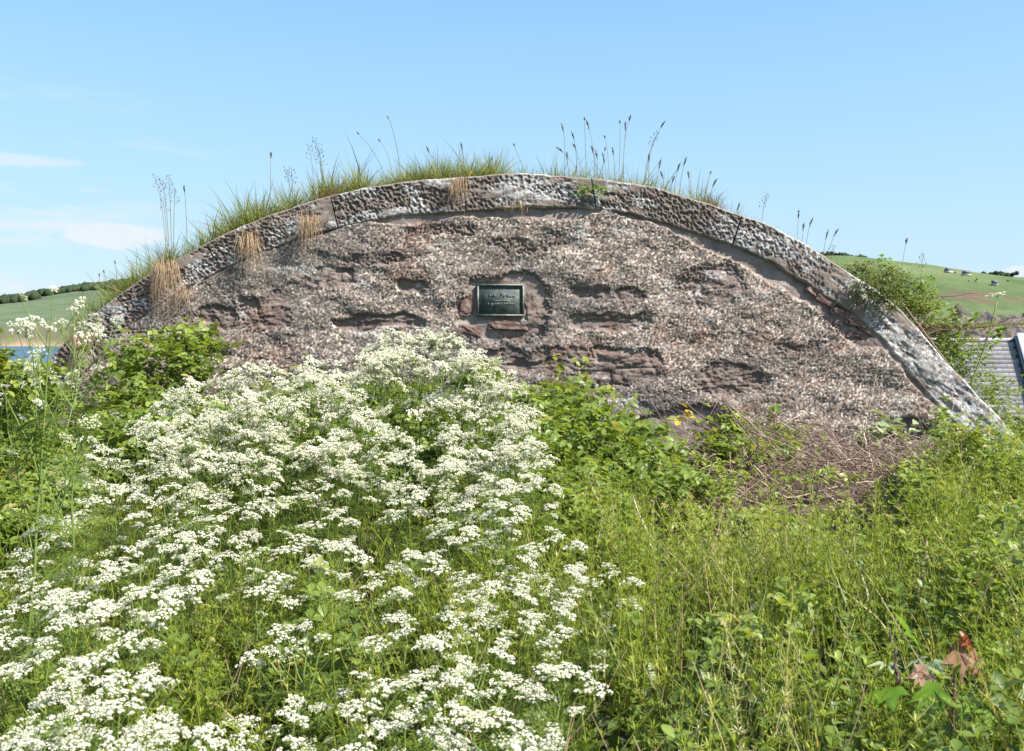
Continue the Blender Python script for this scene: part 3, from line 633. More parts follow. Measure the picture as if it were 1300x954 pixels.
def cleaver(seed, L=0.55):
    r = np.random.default_rng(seed); g = G()
    n = 11; u = np.linspace(0, 1, n); bx, by = r.normal(0, .10, 2)
    pts = np.stack([bx * u ** 2 + .01 * np.sin(u * 7 + seed), by * u ** 2 + .01 * np.cos(u * 6), L * u * (1 - .05 * u)], -1)
    tube(g, pts, np.linspace(.0019, .0012, n), 3, .6, cap=False)
    for k in range(1, n):
        nl = r.integers(5, 8); sz = 0.036 * (1 - 0.55 * (k / n) ** 3) * r.uniform(.8, 1.15)
        a = np.arange(nl) * 2 * np.pi / nl + r.random() * 6; el = r.uniform(0.1, 0.7) + (0.6 if k > n - 3 else 0)
        V = np.array([(0, 0, 0), (.5, -.075, .03), (1, 0, -.02), (.5, .075, .03)])
        rm = rots(a, np.zeros(nl), -np.full(nl, el) + r.normal(0, .18, nl))
        scatter(g, (V, [np.array([(0, 1, 2, 3)])], np.full(4, .45 + .12 * (k / n)), [np.zeros(1, int)]), np.repeat(pts[k][None], nl, 0), rm, np.full(nl, sz), r.normal(.5, .08, nl))
        if r.random() < 0.45 and k > 4:     # side shoot
            aa = r.random() * 6.28; d = np.array([np.cos(aa), np.sin(aa), 1.1]); q = pts[k] + d * r.uniform(.03, .06)
            tube(g, [pts[k], q], .001, 3, .6, cap=False)
            a = np.arange(6) * 1.047; rm = rots(a, np.zeros(6), -np.full(6, .5)); scatter(g, (V, [np.array([(0, 1, 2, 3)])], np.full(4, .6), [np.zeros(1, int)]), np.repeat(q[None], 6, 0), rm, np.full(6, sz * .6))
    return g.data()
CLV = [cleaver(s_) for s_ in range(10)]
def spray(seed):      # upright thin-leaved weed with paired narrow leaves, for variety
    r = np.random.default_rng(seed + 100); g = G(); n = 9; u = np.linspace(0, 1, n); L = .5
    pts = np.stack([r.normal(0, .08) * u ** 2, r.normal(0, .08) * u ** 2, L * u], -1); tube(g, pts, np.linspace(.0025, .001, n), 3, .65, cap=False)
    for k in range(2, n):
        nl = 3; a = k * 1.9 + np.arange(nl) * 2.1
        scatter(g, LEAF, np.repeat(pts[k][None], nl, 0), rots(a, np.full(nl, .5) + r.normal(0, .25, nl), np.zeros(nl)), np.full(nl, (.045, .07, .055, .085)[seed] * (1.15 - u[k] * .6)), r.normal(.5, .1, nl))
    return g.data()
SPR = [spray(s_) for s_ in range(4)]

def veg_top(x, D):
    """height of the top of the low weeds, above datum"""
    base = np.interp(D, [1.5, 2.3, 3, 4, 5, 6, 7], [.64, .78, .85, .82, .76, .68, .60])
    px = 650 + x / D * F
    base = base - 0.15 * sstep(780, 600, px) * sstep(5.5, 4.5, D) - 0.30 * sstep(800, 850, px) * sstep(1190, 1120, px) * sstep(4, 5.4, D) + 0.22 * sstep(120, -40, px) * sstep(3, 5, D)
    base = base - 0.16 * sstep(1115, 1150, px) * sstep(1275, 1245, px) * sstep(3.3, 2.9, D)
    return base + 0.42 * (fbm(x * 1.7, D * 1.7, 17) - 0.5) + 0.26 * (vnoise(x * 6, D * 6, 18) - .5) + .22 * sstep(4.5, 6.2, D) * sstep(1060, 1240, px) + .14 * sstep(900, 780, px) * sstep(600, 720, px) * sstep(4.5, 6, D)
def in_pile(px, D): return sstep(830, 880, px) * sstep(1215, 1150, px) * sstep(6.0, 6.35, D)

# ------------------------------------------------------------------ stuff: weeds in front of the wall
def sample_field(n, d0, d1, margin=60, power=1.0):
    D = d0 + (d1 - d0) * rng.random(n) ** power
    px = rng.uniform(-margin, 1300 + margin, n)
    return (px - 650) / F * D, D, px
g = G(); N = 6000
x, D, px = sample_field(N, 1.75, 7.6, 80, 0.85); ok = rng.random(N) > in_pile(px, D) * (.96 - .2 * (vnoise(px / 45, D * 2, 5) > .66))
ok &= (fbm(x * 3.2, D * 3.2, 91) < .60) | (D > 5.5)
x, D, px = x[ok], D[ok], px[ok]; N = len(x); top = veg_top(x, D) - np.abs(rng.normal(0, .05, N)) + .03
tz = rng.random(N) * 6.28; sel = rng.integers(0, len(CLV), N)
tone = .53 + .7 * (fbm(x * 1.6, D * 1.6, 5) - .5) + rng.normal(0, .12, N); top = top + (rng.random(N) < .22) * rng.uniform(.03, .20, N)
sc_ = rng.uniform(.85, 1.2, N)
for k in range(len(CLV)):
    i = sel == k; scatter(g, CLV[k], np.stack([x[i], D[i], top[i] - .55 * sc_[i]], -1), rots(tz[i], rng.normal(0, .14, i.sum()), rng.normal(0, .14, i.sum())), sc_[i], tone[i])
tag(g.build('cleavers', M['cleaver']), kind='stuff')
g = G(); N = 1700
x, D, px = sample_field(N, 1.9, 7.4, 80, .85); ok = (rng.random(N) > in_pile(px, D) * .9) & (fbm(x * 1.3, D * 1.3, 81) > .40)
x, D = x[ok], D[ok]; N = len(x); top = veg_top(x, D) - np.abs(rng.normal(0, .06, N)); sel = rng.integers(0, 4, N)
for k in range(4):
    i = sel == k; scatter(g, SPR[k], np.stack([x[i], D[i], top[i] - .5], -1), rots(rng.random(i.sum()) * 6, rng.normal(0, .15, i.sum()), rng.normal(0, .15, i.sum())), rng.uniform(.8, 1.1, i.sum()), rng.normal(.5, .12, i.sum()))
tag(g.build('leafy_weeds', M['bramble']), kind='stuff')
# grass among the weeds, with pale dead blades
g = G(); N = 4200
x, D, px = sample_field(N, 1.8, 8.1, 80, .8); ok = rng.random(N) > in_pile(px, D) * .8; x, D = x[ok], D[ok]; N = len(x)
top = veg_top(x, D) - rng.random(N) * .10 + .02; sel = rng.integers(0, 4, N); tn = rng.normal(.45, .12, N) + (rng.random(N) < .12) * .6
for k in range(4):
    i = sel == k; L = rng.uniform(.3, .55, i.sum()); scatter(g, BL[k], np.stack([x[i], D[i], top[i] - L * .92], -1), rots(rng.random(i.sum()) * 6.28, rng.normal(0, .15, i.sum()), rng.normal(0, .15, i.sum())), L, tn[i])
tag(g.build('grass', M['grass']), kind='stuff')
# low dark leaf layer that closes the gaps above the soil
g = G(); N = 9000
x, D, px = sample_field(N, 1.6, 8.2, 120, .8); top = veg_top(x, D) - .26 - rng.random(N) * .28
scatter(g, LEAF, np.stack([x, D, top], -1), rots(rng.random(N) * 6.28, rng.normal(-.2, .5, N), rng.normal(0, .5, N)), rng.uniform(.04, .09, N), rng.normal(.35, .12, N))
tag(g.build('undergrowth', M['bramble']), kind='stuff')

# pale dead stems leaning through the weeds
g = G()
for _ in range(420):
    D = rng.uniform(2.0, 6.6); px = rng.uniform(-40, 1340); x0 = (px - 650) / F * D; zt = float(veg_top(np.array(x0), np.array(D))) + rng.uniform(-.12, .06); L = rng.uniform(.12, .42); a = rng.normal(0, .5); b_ = rng.normal(0, .4)
    d = np.array([math.sin(a), math.sin(b_), 1.1]); d /= np.linalg.norm(d); p1 = np.array([x0, D, zt]); tube(g, [p1 - d * L, p1 - d * L * .5 + rng.normal(0, .008, 3), p1], [.0016, .0014, .0009], 3, float(np.clip(rng.normal(.75, .2), 0, 1)), cap=False)
tag(g.build('dry_stems', M['dry']), kind='stuff')
# ------------------------------------------------------------------ cow parsley
def umbel(seed):
    r = np.random.default_rng(seed); g = G(); nr = r.integers(8, 14); Rr_ = .030 + .010 * r.random(); tn_ = (.55, .6, .5, .62, .35, .58, .52, .2, .6)[seed]; lx, ly = r.normal(0, .25, 2)
    for k in range(nr):
        rr_ = Rr_ * math.sqrt((k + .5) / nr) * r.uniform(.9, 1.1); a = k * 2.4 + r.normal(0, .15)
        tip = np.array([rr_ * math.cos(a), rr_ * math.sin(a), 0.032 - 9 * rr_ ** 2 + r.normal(0, .0035) + lx * rr_ * math.cos(a) + ly * rr_ * math.sin(a)])
        tube(g, [(0, 0, 0), tip * (.5, .5, .62), tip], .0007, 3, .7, 0, cap=False)
        nf = (20 if tn_ > .3 else 11) - int(r.integers(0, 7)); th = r.random(nf) * 6.28; rd = .0092 * np.sqrt(r.random(nf)) * r.uniform(.8, 1.15)
        pos = tip + np.stack([rd * np.cos(th), rd * np.sin(th), 0.006 - 85 * rd ** 2], -1)
        s5 = np.array([(math.cos(q_) * (1 if q_i % 2 == 0 else .55), math.sin(q_) * (1 if q_i % 2 == 0 else .55), .25 if q_i % 2 == 0 else 0) for q_i, q_ in enumerate(np.arange(8) * math.pi / 4)])
        src = (s5, [np.array([list(range(8))])], np.full(8, .6), [np.zeros(1, int)])
        scatter(g, src, pos, rots(r.random(nf) * 6, r.normal(0, .7, nf), r.normal(0, .7, nf)), r.uniform(.0026, .0038, nf), r.normal(tn_, .22, nf), mi=1)
    return g
UMB = []
for s_ in range(9):
    g = umbel(s_); o = g.build('flower_head', [M['pstem'], M['petal']]); UMB.append(o.data); bpy.data.objects.remove(o)
def frond(r, L=.16):
    g = G(); u = np.linspace(0, 1, 7)
    tube(g, np.stack([u * 0, L * u, -.03 * u ** 2], -1), .0012, 3, .7, cap=False)
    for k in range(1, 7):
        for sd_ in (-1, 1):
            Ls = L * .55 * (1 - u[k] * .75)
            base = np.array([0, L * u[k], -.03 * u[k] ** 2]); d = np.array([sd_ * .85, .5, -.05])
            for j in range(1, 6):
                c0 = base + d * Ls * j / 5
                for s2 in (-1, 1):
                    l2 = .02 * (1.1 - j / 6); dd = np.array([-.5 * s2 * sd_, .8 * s2, .12]) if s2 > 0 else np.array([.7 * sd_, -.6, .08])
                    side = np.array([-dd[1], dd[0], .1]) * .22
                    g.add([c0, c0 + dd * l2 * .5 + side * l2, c0 + dd * l2, c0 + dd * l2 * .5 - side * l2], np.array([(0, 1, 2, 3)]), .5 + r.normal(0, .1))
    return g.data()
FR = [frond(np.random.default_rng(k), .15 + .03 * k) for k in range(3)]
GP = 'cow parsley plants in flower in front of the wall'
def parsley(seed, H=1.2, spread=1.0, open_=False, thin=False):
    r = np.random.default_rng(seed); root = empty('cow_parsley', (0, 0, 0)); g = G(); heads = []
    def seg(p0, p1, r0, r1, sag=.0):
        m_ = (p0 + p1) / 2 + np.array([r.normal(0, .008), r.normal(0, .008), -sag]); tube(g, [p0, m_, p1], [r0, (r0 + r1) / 2, r1], 4, r.normal(.6, .1), cap=False)
    p0 = np.zeros(3); top = np.array([r.normal(0, .05), r.normal(0, .05), H]); nodes = [p0 + (top - p0) * f_ for f_ in (.45, .62, .76, .88)]
    seg(p0, nodes[0], .0052, .0045); seg(nodes[0], nodes[1], .0045, .0036); seg(nodes[1], nodes[2], .0036, .003); seg(nodes[2], nodes[3], .003, .0024); seg(nodes[3], top, .0024, .0016)
    heads.append((top, np.array([0, 0, 1.])))
    a0 = r.random() * 6
    for k, nd in enumerate(nodes):
        for j in range((1, 2, 2, 1)[k] if thin else (2, 2, 3, 2)[k]):
            a = a0 + k * 1.3 + j * 6.28 / (2, 2, 3, 2)[k] + r.normal(0, .25); ln = (.42, .34, .25, .14)[k] * r.uniform(.8, 1.15) * H / 1.2
            out = (.40, .45, .55, .6)[k] * spread
            d = np.array([math.cos(a) * out, math.sin(a) * out, 1.0]); d /= np.linalg.norm(d)
            q = nd + d * ln * .55; e_ = nd + d * ln + np.array([0, 0, .05 * ln]); seg(nd, q, .0026, .002); seg(q, e_, .002, .0012)
            heads.append((e_, d))
            if k < 3 or r.random() < .5:
                for s_ in (-1, 1):
                    if r.random() < (.55 if thin else .68):
                        a2 = a + s_ * 1.1; d2 = np.array([math.cos(a2) * .55, math.sin(a2) * .55, .9]); d2 /= np.linalg.norm(d2); e2 = q + d2 * ln * r.uniform(.32, .5)
                        seg(q, e2, .0017, .001); heads.append((e2, d2))
    g.build('stem', M['pstem'], root)
    f = G(); nf = 18; zz_ = r.uniform(.25, .85, nf) * H; aa = r.random(nf) * 6.28
    for k in range(3):
        i = np.arange(nf) % 3 == k
        scatter(f, FR[k], np.stack([top[0] * zz_[i] / H, top[1] * zz_[i] / H, zz_[i]], -1), rots(aa[i], r.uniform(-.2, .7, i.sum()), r.normal(0, .3, i.sum())), r.uniform(.8, 1.3, i.sum()), r.normal(.5, .12, i.sum()))
    f.build('foliage', M['fern'], root)
    for (p_, d) in heads:
        h = bpy.data.objects.new('flower_head', UMB[r.integers(9)]); col.objects.link(h); h.parent = root; h.location = tuple(p_)
        dd = Vector(d) * .5 + Vector((0, 0, 1)) + Vector((r.normal(.08, .42), r.normal(-.38, .42), 0)); h.rotation_euler = (dd.to_track_quat('Z', 'Y') @ Euler((0, 0, r.random() * 6)).to_quaternion()).to_euler()
        s = r.choice([.8, .95, 1.1, 1.25, 1.4] if thin else [.75, .95, 1.1, 1.3, 1.55]) * (1.0 if not open_ else .58); h.scale = (s, s, s)
    return root
protos = [parsley(11, 1.2), parsley(12, 1.2, .9), parsley(13, 1.2, 1.1), parsley(14, 1.2, .8), parsley(15, 1.2, 1.0), parsley(16, 1.2, 1.0, thin=True), parsley(17, 1.2, 1.25, thin=True), parsley(18, 1.2, .8, thin=True)]
poly = [(110, 590), (215, 498), (330, 470), (420, 462), (490, 428), (560, 436), (630, 470), (685, 560), (695, 640), (745, 720), (715, 820), (690, 960), (-20, 960), (-20, 780), (40, 690)]
def inside(x, y):
    c = False; n = len(poly)
    for i in range(n):
        x1, y1 = poly[i]; x2, y2 = poly[(i + 1) % n]
        if (y1 > y) != (y2 > y) and x < (x2 - x1) * (y - y1) / (y2 - y1) + x1: c = not c
    return c
def Dof(py): return float(np.interp(py, [425, 520, 640, 760, 870, 960], [5.5, 4.8, 3.95, 2.85, 2.25, 1.95]))
spots = [(495, 432), (535, 440), (455, 455), (575, 458), (410, 470), (625, 482), (340, 478), (370, 476), (300, 482), (258, 497), (222, 508), (515, 460), (655, 520), (190, 540), (150, 580), (680, 575), (105, 640), (60, 750), (775, 730)]
tries = 0
while len(spots) < 108 and tries < 12000:
    tries += 1; a = rng.uniform(-20, 790); b = 430 + 520 * rng.random() ** 1.35
    if not inside(a, b): continue
    sp_ = 23 + 40 * (b - 430) / 500
    if rng.random() < 0.85 * sstep(600, 760, b) * sstep(150, 300, a) * sstep(620, 520, a): continue
    if fbm(a / 75, b / 60, 202) < .38 + .10 * sstep(560, 700, b): continue
    if all(math.hypot(a - c, (b - d) * 1.2) > sp_ for c, d in spots): spots.append((a, b))
used_p = set()
COLS = [(90, 'below the lowest dry straw tuft'), (170, 'between the two lowest straw tufts'), (250, 'below the longest straw tuft'), (350, 'below the tuft next to the longest'), (440, 'below the rounded golden tuft'), (530, 'below the tallest plantain'), (600, 'just left of the plaque'), (690, 'below the plaque'), (2000, 'beside the green cleavers')]
ROWS = [(485, 'on the crest of the drift'), (550, 'just under the crest'), (630, 'in the drift above its middle'), (720, 'in the drift below its middle'), (800, 'in the near drift'), (2000, 'nearest in the drift')]
cells = {}
for k, (a, b) in enumerate(spots): cells.setdefault((next(t_ for v, t_ in ROWS if b < v), next(t_ for v, t_ in COLS if a < v)), []).append((b, k))
LAB = {}
for (r_, c_), L_ in cells.items():
    L_.sort(); wd = {1: [''], 2: ['upper ', 'lower '], 3: ['upper ', 'middle ', 'lower ']}.get(len(L_), ['highest '] + ['second highest ', 'third highest ', 'fourth highest ', 'fifth highest ', 'sixth highest '][:len(L_) - 2] + ['lowest '])
    for (b, k), w_ in zip(L_, wd): LAB[k] = w_ + 'cow parsley ' + (r_ + ', ' + c_ if len(w_.split()) + len(c_.split()) < 8 else r_.replace('in the drift ', '') + ', ' + c_)
for k, (a, b) in enumerate(spots):
    D = Dof(b) + rng.normal(0, .10); p_ = P(a, b - 4, D); z0 = float(gz(p_[0], p_[1])); s = (p_[2] - z0) / 1.2
    i = k % 5 if b < 600 else 5 + k % 3; o = protos[i] if i not in used_p else copy_tree(protos[i]); used_p.add(i)
    o.location = (p_[0], p_[1], z0); o.scale = (max(s, .78), max(s, .78), s); o.rotation_euler = (0, 0, rng.uniform(-.7, .7))
    tag(o, LAB[k], 'cow parsley', GP)
# tall open ones at the far left, seen against the water
for k, (a, b, D, rz, lab) in enumerate(((26, 372, 3.1, 1.2, 'tallest open cow parsley with few heads standing against the sky at the frame edge'), (92, 398, 3.5, 3.0, 'spindly cow parsley leaning in front of the lowest coping stone and dry tuft'), (-12, 430, 2.9, 4.4, 'cow parsley half cut by the picture edge in front of the blue water'), (58, 452, 3.9, 5.0, 'shorter cow parsley below the spindly one, in front of the blue water'))):
    p_ = P(a, b, D); z0 = float(gz(p_[0], p_[1])); s = (p_[2] - z0) / 1.2
    o = parsley(40 + k, 1.2, 1.25, True); o.location = (p_[0], p_[1], z0); o.scale = (1, 1, s); o.rotation_euler = (R(2), R(3), rz)
    tag(o, lab, 'cow parsley')

# ------------------------------------------------------------------ brambles and leafy plants
def bush(name, label, cat, blobs, nleaf, size, mt, shape=TRI, canes=8, seed=0, stemm='twig', group=None, upward=.5, tone=.52):
    """blobs: list of (px,py,D, half px, half py, half depth)"""
    r = np.random.default_rng(seed)
    c0 = P(blobs[0][0], blobs[0][1], blobs[0][2]); rx_, ry_ = c0[0], c0[1]; rz_ = float(gz(rx_, ry_)) if ry_ < 8.6 else float(mound_z(rx_, ry_))
    root = empty(name, (rx_, ry_, rz_)); org = np.array([rx_, ry_, rz_]); g = G(); st = G()
    wts = np.array([b[3] * b[4] for b in blobs], float); wts /= wts.sum()
    for b, wt in zip(blobs, wts):
        n = max(6, int(nleaf * wt)); u = r.normal(size=(n, 3)); u /= np.linalg.norm(u, axis=1)[:, None]; u *= (np.abs(r.normal(.72, .26, n)))[:, None]
        c = P(b[0], b[1], b[2]); k = b[2] / F
        nn_ = fbm(u[:, 0] * 2.5 + seed, u[:, 2] * 2.5, seed)
        ok = nn_ > .36; u = u[ok]; n = len(u)
        pos = c + u * np.array([b[3] * k, b[5], b[4] * k]) - org
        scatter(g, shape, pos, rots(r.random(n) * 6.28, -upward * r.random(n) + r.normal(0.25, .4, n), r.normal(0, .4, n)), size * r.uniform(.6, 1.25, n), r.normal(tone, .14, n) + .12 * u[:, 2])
        if seed == 9 and b[2] < 8.5: continue
        for _ in range(max(1, int(canes * wt * 1.5))):
            u2 = r.normal(size=3); u2 *= r.uniform(.9, 1.35) / np.linalg.norm(u2); e_ = c + u2 * np.array([b[3] * k, b[5], b[4] * k * .9]) - org; e_[2] = max(e_[2], .1)
            s0 = np.array([r.normal(0, .12), r.normal(0, .08), 0]); mid = (s0 + e_) / 2 + np.array([r.normal(0, .06), r.normal(0, .05), .14 * abs(e_[2])])
            tt = np.linspace(0, 1, 7)[:, None]; pts = (1 - tt) ** 2 * s0 + 2 * tt * (1 - tt) * mid + tt ** 2 * e_
            tube(st, pts, np.linspace(.0035, .0015, 7), 4, r.uniform(.1, .6), cap=False)
            if nleaf > 300:
                m_ = 9; w_ = r.uniform(.45, 1, m_)[:, None]; lp = (1 - w_) ** 2 * s0 + 2 * w_ * (1 - w_) * mid + w_ ** 2 * e_ + r.normal(0, size * .35, (m_, 3))
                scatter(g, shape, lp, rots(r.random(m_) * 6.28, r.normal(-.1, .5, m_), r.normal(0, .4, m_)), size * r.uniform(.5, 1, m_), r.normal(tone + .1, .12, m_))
    if st.n: st.build('stem', M[stemm], root)
    g.build('foliage', mt, root)
    tag(root, label, cat, group); return root
B = M['bramble']
bush('bramble_bush', 'leafy bramble climbing up the lower curve of the wall below the dry tufts', 'bramble', [(200, 470, 7.6, 85, 45, .3), (240, 435, 7.9, 50, 26, .2), (165, 520, 7.2, 60, 36, .3), (160, 462, 7.9, 20, 16, .12), (80, 560, 6.8, 70, 30, .3)], 1500, .085, B, canes=26, seed=3)
bush('bramble_bush', 'big green bramble bush in front of the wall below the plaque', 'bramble', [(690, 530, 7.0, 110, 32, .5), (640, 565, 6.4, 90, 42, .5), (770, 570, 6.6, 100, 36, .5), (700, 498, 7.6, 80, 16, .3), (700, 620, 5.9, 110, 36, .4), (840, 605, 6.2, 60, 30, .4), (600, 478, 7.2, 40, 24, .3), (800, 545, 7.5, 50, 14, .25), (745, 640, 5.5, 60, 26, .3)], 3400, .085, B, canes=46, seed=4)
bush('bramble_bush', 'bramble and nettle tangle at the edge of the picture under the tall parsley', 'bramble', [(20, 590, 5.6, 80, 50, .4), (-10, 525, 6, 60, 52, .3), (45, 505, 7.0, 50, 36, .2), (70, 620, 5.2, 60, 40, .4), (10, 670, 4.6, 60, 50, .3)], 2300, .075, B, canes=16, seed=5, tone=.6)
bush('bramble_bush', 'small bramble with broad rounded leaves behind the top of the brushwood', 'bramble', [(925, 545, 7.7, 40, 24, .2), (905, 570, 7.4, 45, 26, .2), (1000, 548, 7.9, 40, 14, .15), (975, 570, 7.6, 50, 18, .2), (980, 520, 8.0, 14, 10, .08)], 420, .085, B, canes=10, seed=6, tone=.6)
bush('dock_plant', 'pale broad-leaved plant at the wall foot beside the bent white stem', 'wild plant', [(1135, 545, 8.0, 28, 13, .12), (1095, 552, 8.0, 20, 9, .1), (1130, 532, 8.1, 12, 8, .06)], 70, .12, M['sage'], shape=LEAF, canes=5, seed=7, tone=.4)
bush('bramble_bush', 'bright leafy bramble in front of the lowest white coping stone', 'bramble', [(1240, 580, 7.3, 60, 34, .3), (1185, 600, 7.0, 50, 30, .25), (1195, 540, 7.9, 14, 30, .08), (1290, 590, 7.2, 40, 40, .3)], 900, .06, B, canes=14, seed=8, tone=.65)
bush('evergreen_shrub', 'small-leaved bushy shrub spilling over the coping joint on the descending side', 'shrub', [(1105, 348, 8.72, 46, 18, .10), (1112, 366, 8.33, 34, 22, .08), (1140, 362, 8.75, 26, 22, .15), (1085, 345, 8.8, 20, 9, .1), (1130, 386, 8.33, 20, 12, .05), (1105, 345, 8.7, 30, 14, .12)], 4200, .024, M['shrub'], shape=LEAF, canes=30, seed=9)
bush('bramble_bush', 'low bramble and dead stems trailing down the bank behind the end of the coping', 'bramble', [(1150, 372, 8.75, 34, 26, .14), (1190, 415, 8.95, 26, 34, .25), (1222, 455, 9.0, 36, 36, .3), (1172, 385, 9.1, 22, 20, .2), (1255, 500, 9.0, 40, 30, .3), (1160, 390, 8.75, 22, 16, .12), (1200, 440, 8.75, 26, 26, .12), (1285, 540, 8.8, 40, 26, .2)], 4200, .038, B, canes=50, seed=10, tone=.55)
bush('sapling', 'little sapling with round yellow-green leaves above the small-leaved shrub', 'sapling', [(1122, 330, 8.8, 12, 6, .05), (1132, 342, 8.8, 8, 5, .05)], 16, .075, M['bright'], shape=LEAF, canes=3, seed=12, stemm='stalk')
bush('sapling', 'yellow-green leafy shoot standing out from the bank against the green hill', 'sapling', [(1175, 355, 8.9, 9, 8, .05), (1172, 365, 8.9, 6, 8, .04)], 18, .06, M['bright'], shape=LEAF, canes=3, seed=13, stemm='stalk')
bush('nettle', 'upright nettle shoot beside the plaque niche above the central bramble', 'nettle', [(706, 462, 7.9, 12, 12, .05), (706, 480, 7.9, 10, 14, .05)], 26, .08, B, shape=LEAF, canes=3, seed=14, stemm='pstem', tone=.75)
bush('nettle', 'nettle shoot right of its twin, in front of the dark stone recess', 'nettle', [(738, 462, 7.9, 11, 12, .05), (738, 482, 7.9, 10, 14, .05)], 26, .08, B, shape=LEAF, canes=3, seed=15, stemm='pstem', tone=.75)
bush('bramble_bush', 'long low bramble thicket filling the wall foot behind the crest of white parsley', 'bramble', [(420, 520, 7.2, 130, 45, .35), (300, 540, 6.9, 110, 45, .4), (520, 520, 7.3, 90, 45, .35), (200, 560, 6.4, 90, 50, .4), (430, 580, 6.4, 150, 50, .4), (570, 570, 6.4, 90, 60, .4)], 4200, .08, B, canes=60, seed=21)
bush('bramble_bush', 'ragged bramble and weeds creeping over the near edge of the brushwood', 'bramble', [(860, 655, 6.0, 60, 22, .3), (960, 660, 5.9, 70, 18, .3), (1080, 655, 6.2, 60, 18, .3), (1190, 620, 6.4, 50, 30, .3), (900, 600, 6.8, 50, 22, .25), (960, 572, 7.2, 60, 14, .15), (1040, 605, 6.7, 60, 12, .12), (890, 620, 6.2, 50, 16, .12)], 900, .06, B, canes=20, seed=22, tone=.65)
for k, (lab, bl, n_, sz) in enumerate((('leafy green weed clump reaching up beside the lowest coping stone', [(1235, 560, 6.6, 50, 34, .3), (1280, 600, 6.0, 40, 40, .3)], 800, .05), ('leafy green weed clump at the right end of the brushwood', [(1165, 620, 6.0, 40, 34, .25), (1205, 650, 5.6, 40, 34, .3)], 600, .06), ('broad-leaved weeds between the parsley drift and the central bramble', [(740, 650, 4.9, 40, 40, .25), (700, 690, 4.5, 36, 34, .2)], 500, .055), ('broad-leaved weeds near the picture edge above the seedling', [(1270, 720, 3.6, 50, 34, .2), (1290, 670, 4.4, 40, 40, .25)], 420, .05), ('patch of darker broad leaves low in the middle of the cleavers', [(930, 800, 2.8, 40, 22, .15), (1010, 760, 3.2, 30, 18, .15)], 90, .05))):
    bush('weed_clump', lab, 'weeds', bl, n_, sz, B, shape=LEAF if k % 2 else TRI, canes=14, seed=60 + k, stemm='pstem', tone=.62)
bush('weed_clump', 'feathery green weeds hiding the water below the tall open parsley', 'weeds', [(10, 485, 5.4, 70, 34, .3), (50, 478, 5.8, 40, 22, .2), (-20, 455, 5.2, 30, 30, .2)], 900, .06, M['fern'], shape=LEAF, canes=40, seed=71, stemm='pstem', tone=.75)
# yellow leaf sprig
bush('yellow_sprig', 'twig end with a few yellow and orange leaves before the smooth grey wall foot', 'sprig', [(868, 530, 7.6, 14, 11, .04)], 16, .075, M['yleaf'], shape=LEAF, canes=2, seed=16, upward=-.5)
# hogweed stalk at the right
def hogweed():
    b = P(1228, 500, 8.7); t_ = P(1266, 378, 8.7); root = empty('hogweed', b); g = G(); d = t_ - b
    pts = [d * u + np.array([.05 * math.sin(u * 3) - .10 * u * (1 - u), 0, 0]) for u in np.linspace(0, 1, 8)]
    tube(g, pts, np.linspace(.011, .005, 8), 5, .8)
    for u, s in ((.35, -1), (.55, 1), (.72, -1), (.62, 1)):
        p0 = d * u; tube(g, [p0, p0 + np.array([s * .06, 0, .05]), p0 + np.array([s * .13, 0, .06])], .004, 4, .7)
    g.build('stem', M['pstem'], root); f = G(); r = np.random.default_rng(5)
    for u, s in ((.35, -1), (.55, 1), (.72, -1), (.62, 1), (.45, 1)):
        n = 5; scatter(f, LEAF, np.repeat((d * u + np.array([s * .12, 0, .05]))[None], n, 0), rots(r.random(n) * 6, r.normal(0, .4, n), r.normal(0, .3, n)), r.uniform(.05, .09, n), r.normal(.6, .1, n))
    f.build('foliage', M['bright'], root)
    h = bpy.data.objects.new('flower_head', UMB[1]); col.objects.link(h); h.parent = root; h.location = tuple(d); h.scale = (2.0, 2.0, 1.2)
    tag(root, 'single tall hogweed stalk with one flat head rising in front of the cliff', 'hogweed')
hogweed()

# ------------------------------------------------------------------ grass on the mound and bank
g = G()
def edge_grass(n, pxa, pxb, h0, h1, dy=.5, lean=.25, tn=.45, sd_=.12, mgi=0.0):
    px = rng.uniform(pxa, pxb, n); keep_ = vnoise(px / 11, px * 0, 5) + rng.random(n) * .6 > .45 + mgi; px = px[keep_]; n = len(px)
    y = 8.70 + rng.random(n) ** 1.6 * dy; x = WX(px); z = mound_z(x, y) - .02
    hh = 1.45 * (h0 + (h1 - h0) * rng.random(n) ** 1.4) * (1 + .4 * (rng.random(n) < .06)) * (0.6 + .7 * vnoise(px / 16, px * 0 + 3, 9)); sel = rng.integers(0, 4, n)
    tn_ = rng.normal(tn, sd_, n) + (rng.random(n) < .10) * .45
    for k in range(4):
        i = sel == k; m_ = i.sum()
        scatter(g, BL[k], np.stack([x[i], y[i], z[i]], -1), rots(rng.random(m_) * 6.28, rng.normal(0, .5, m_), rng.normal(-lean, .5, m_)), hh[i], tn_[i])
edge_grass(5200, 60, 240, .07, .24, tn=.47); edge_grass(9000, 240, 500, .05, .25, tn=.50, mgi=-.1); edge_grass(6500, 495, 632, .05, .26, tn=.50, mgi=-.1); edge_grass(1100, 625, 720, .06, .15, mgi=.1)
edge_grass(3400, 690, 905, .05, .22, tn=.52, mgi=.15); edge_grass(1300, 880, 1080, .05, .14, mgi=.1); edge_grass(900, 1060, 1200, .08, .2); 
tag(g.build('grass', M['grass']), kind='stuff')
g = G(); n = 9000      # longer bright grass on the bank to the right and at the left end
x = np.concatenate([rng.uniform(4.0, 6.2, n * 3 // 4), rng.uniform(-6.2, -4.0, n // 4)]); y = 8.7 + rng.random(len(x)) * 2.0; z = mound_z(x, y) - .03; n = len(x)
sel = rng.integers(0, 4, n); hh = rng.uniform(.12, .36, n)
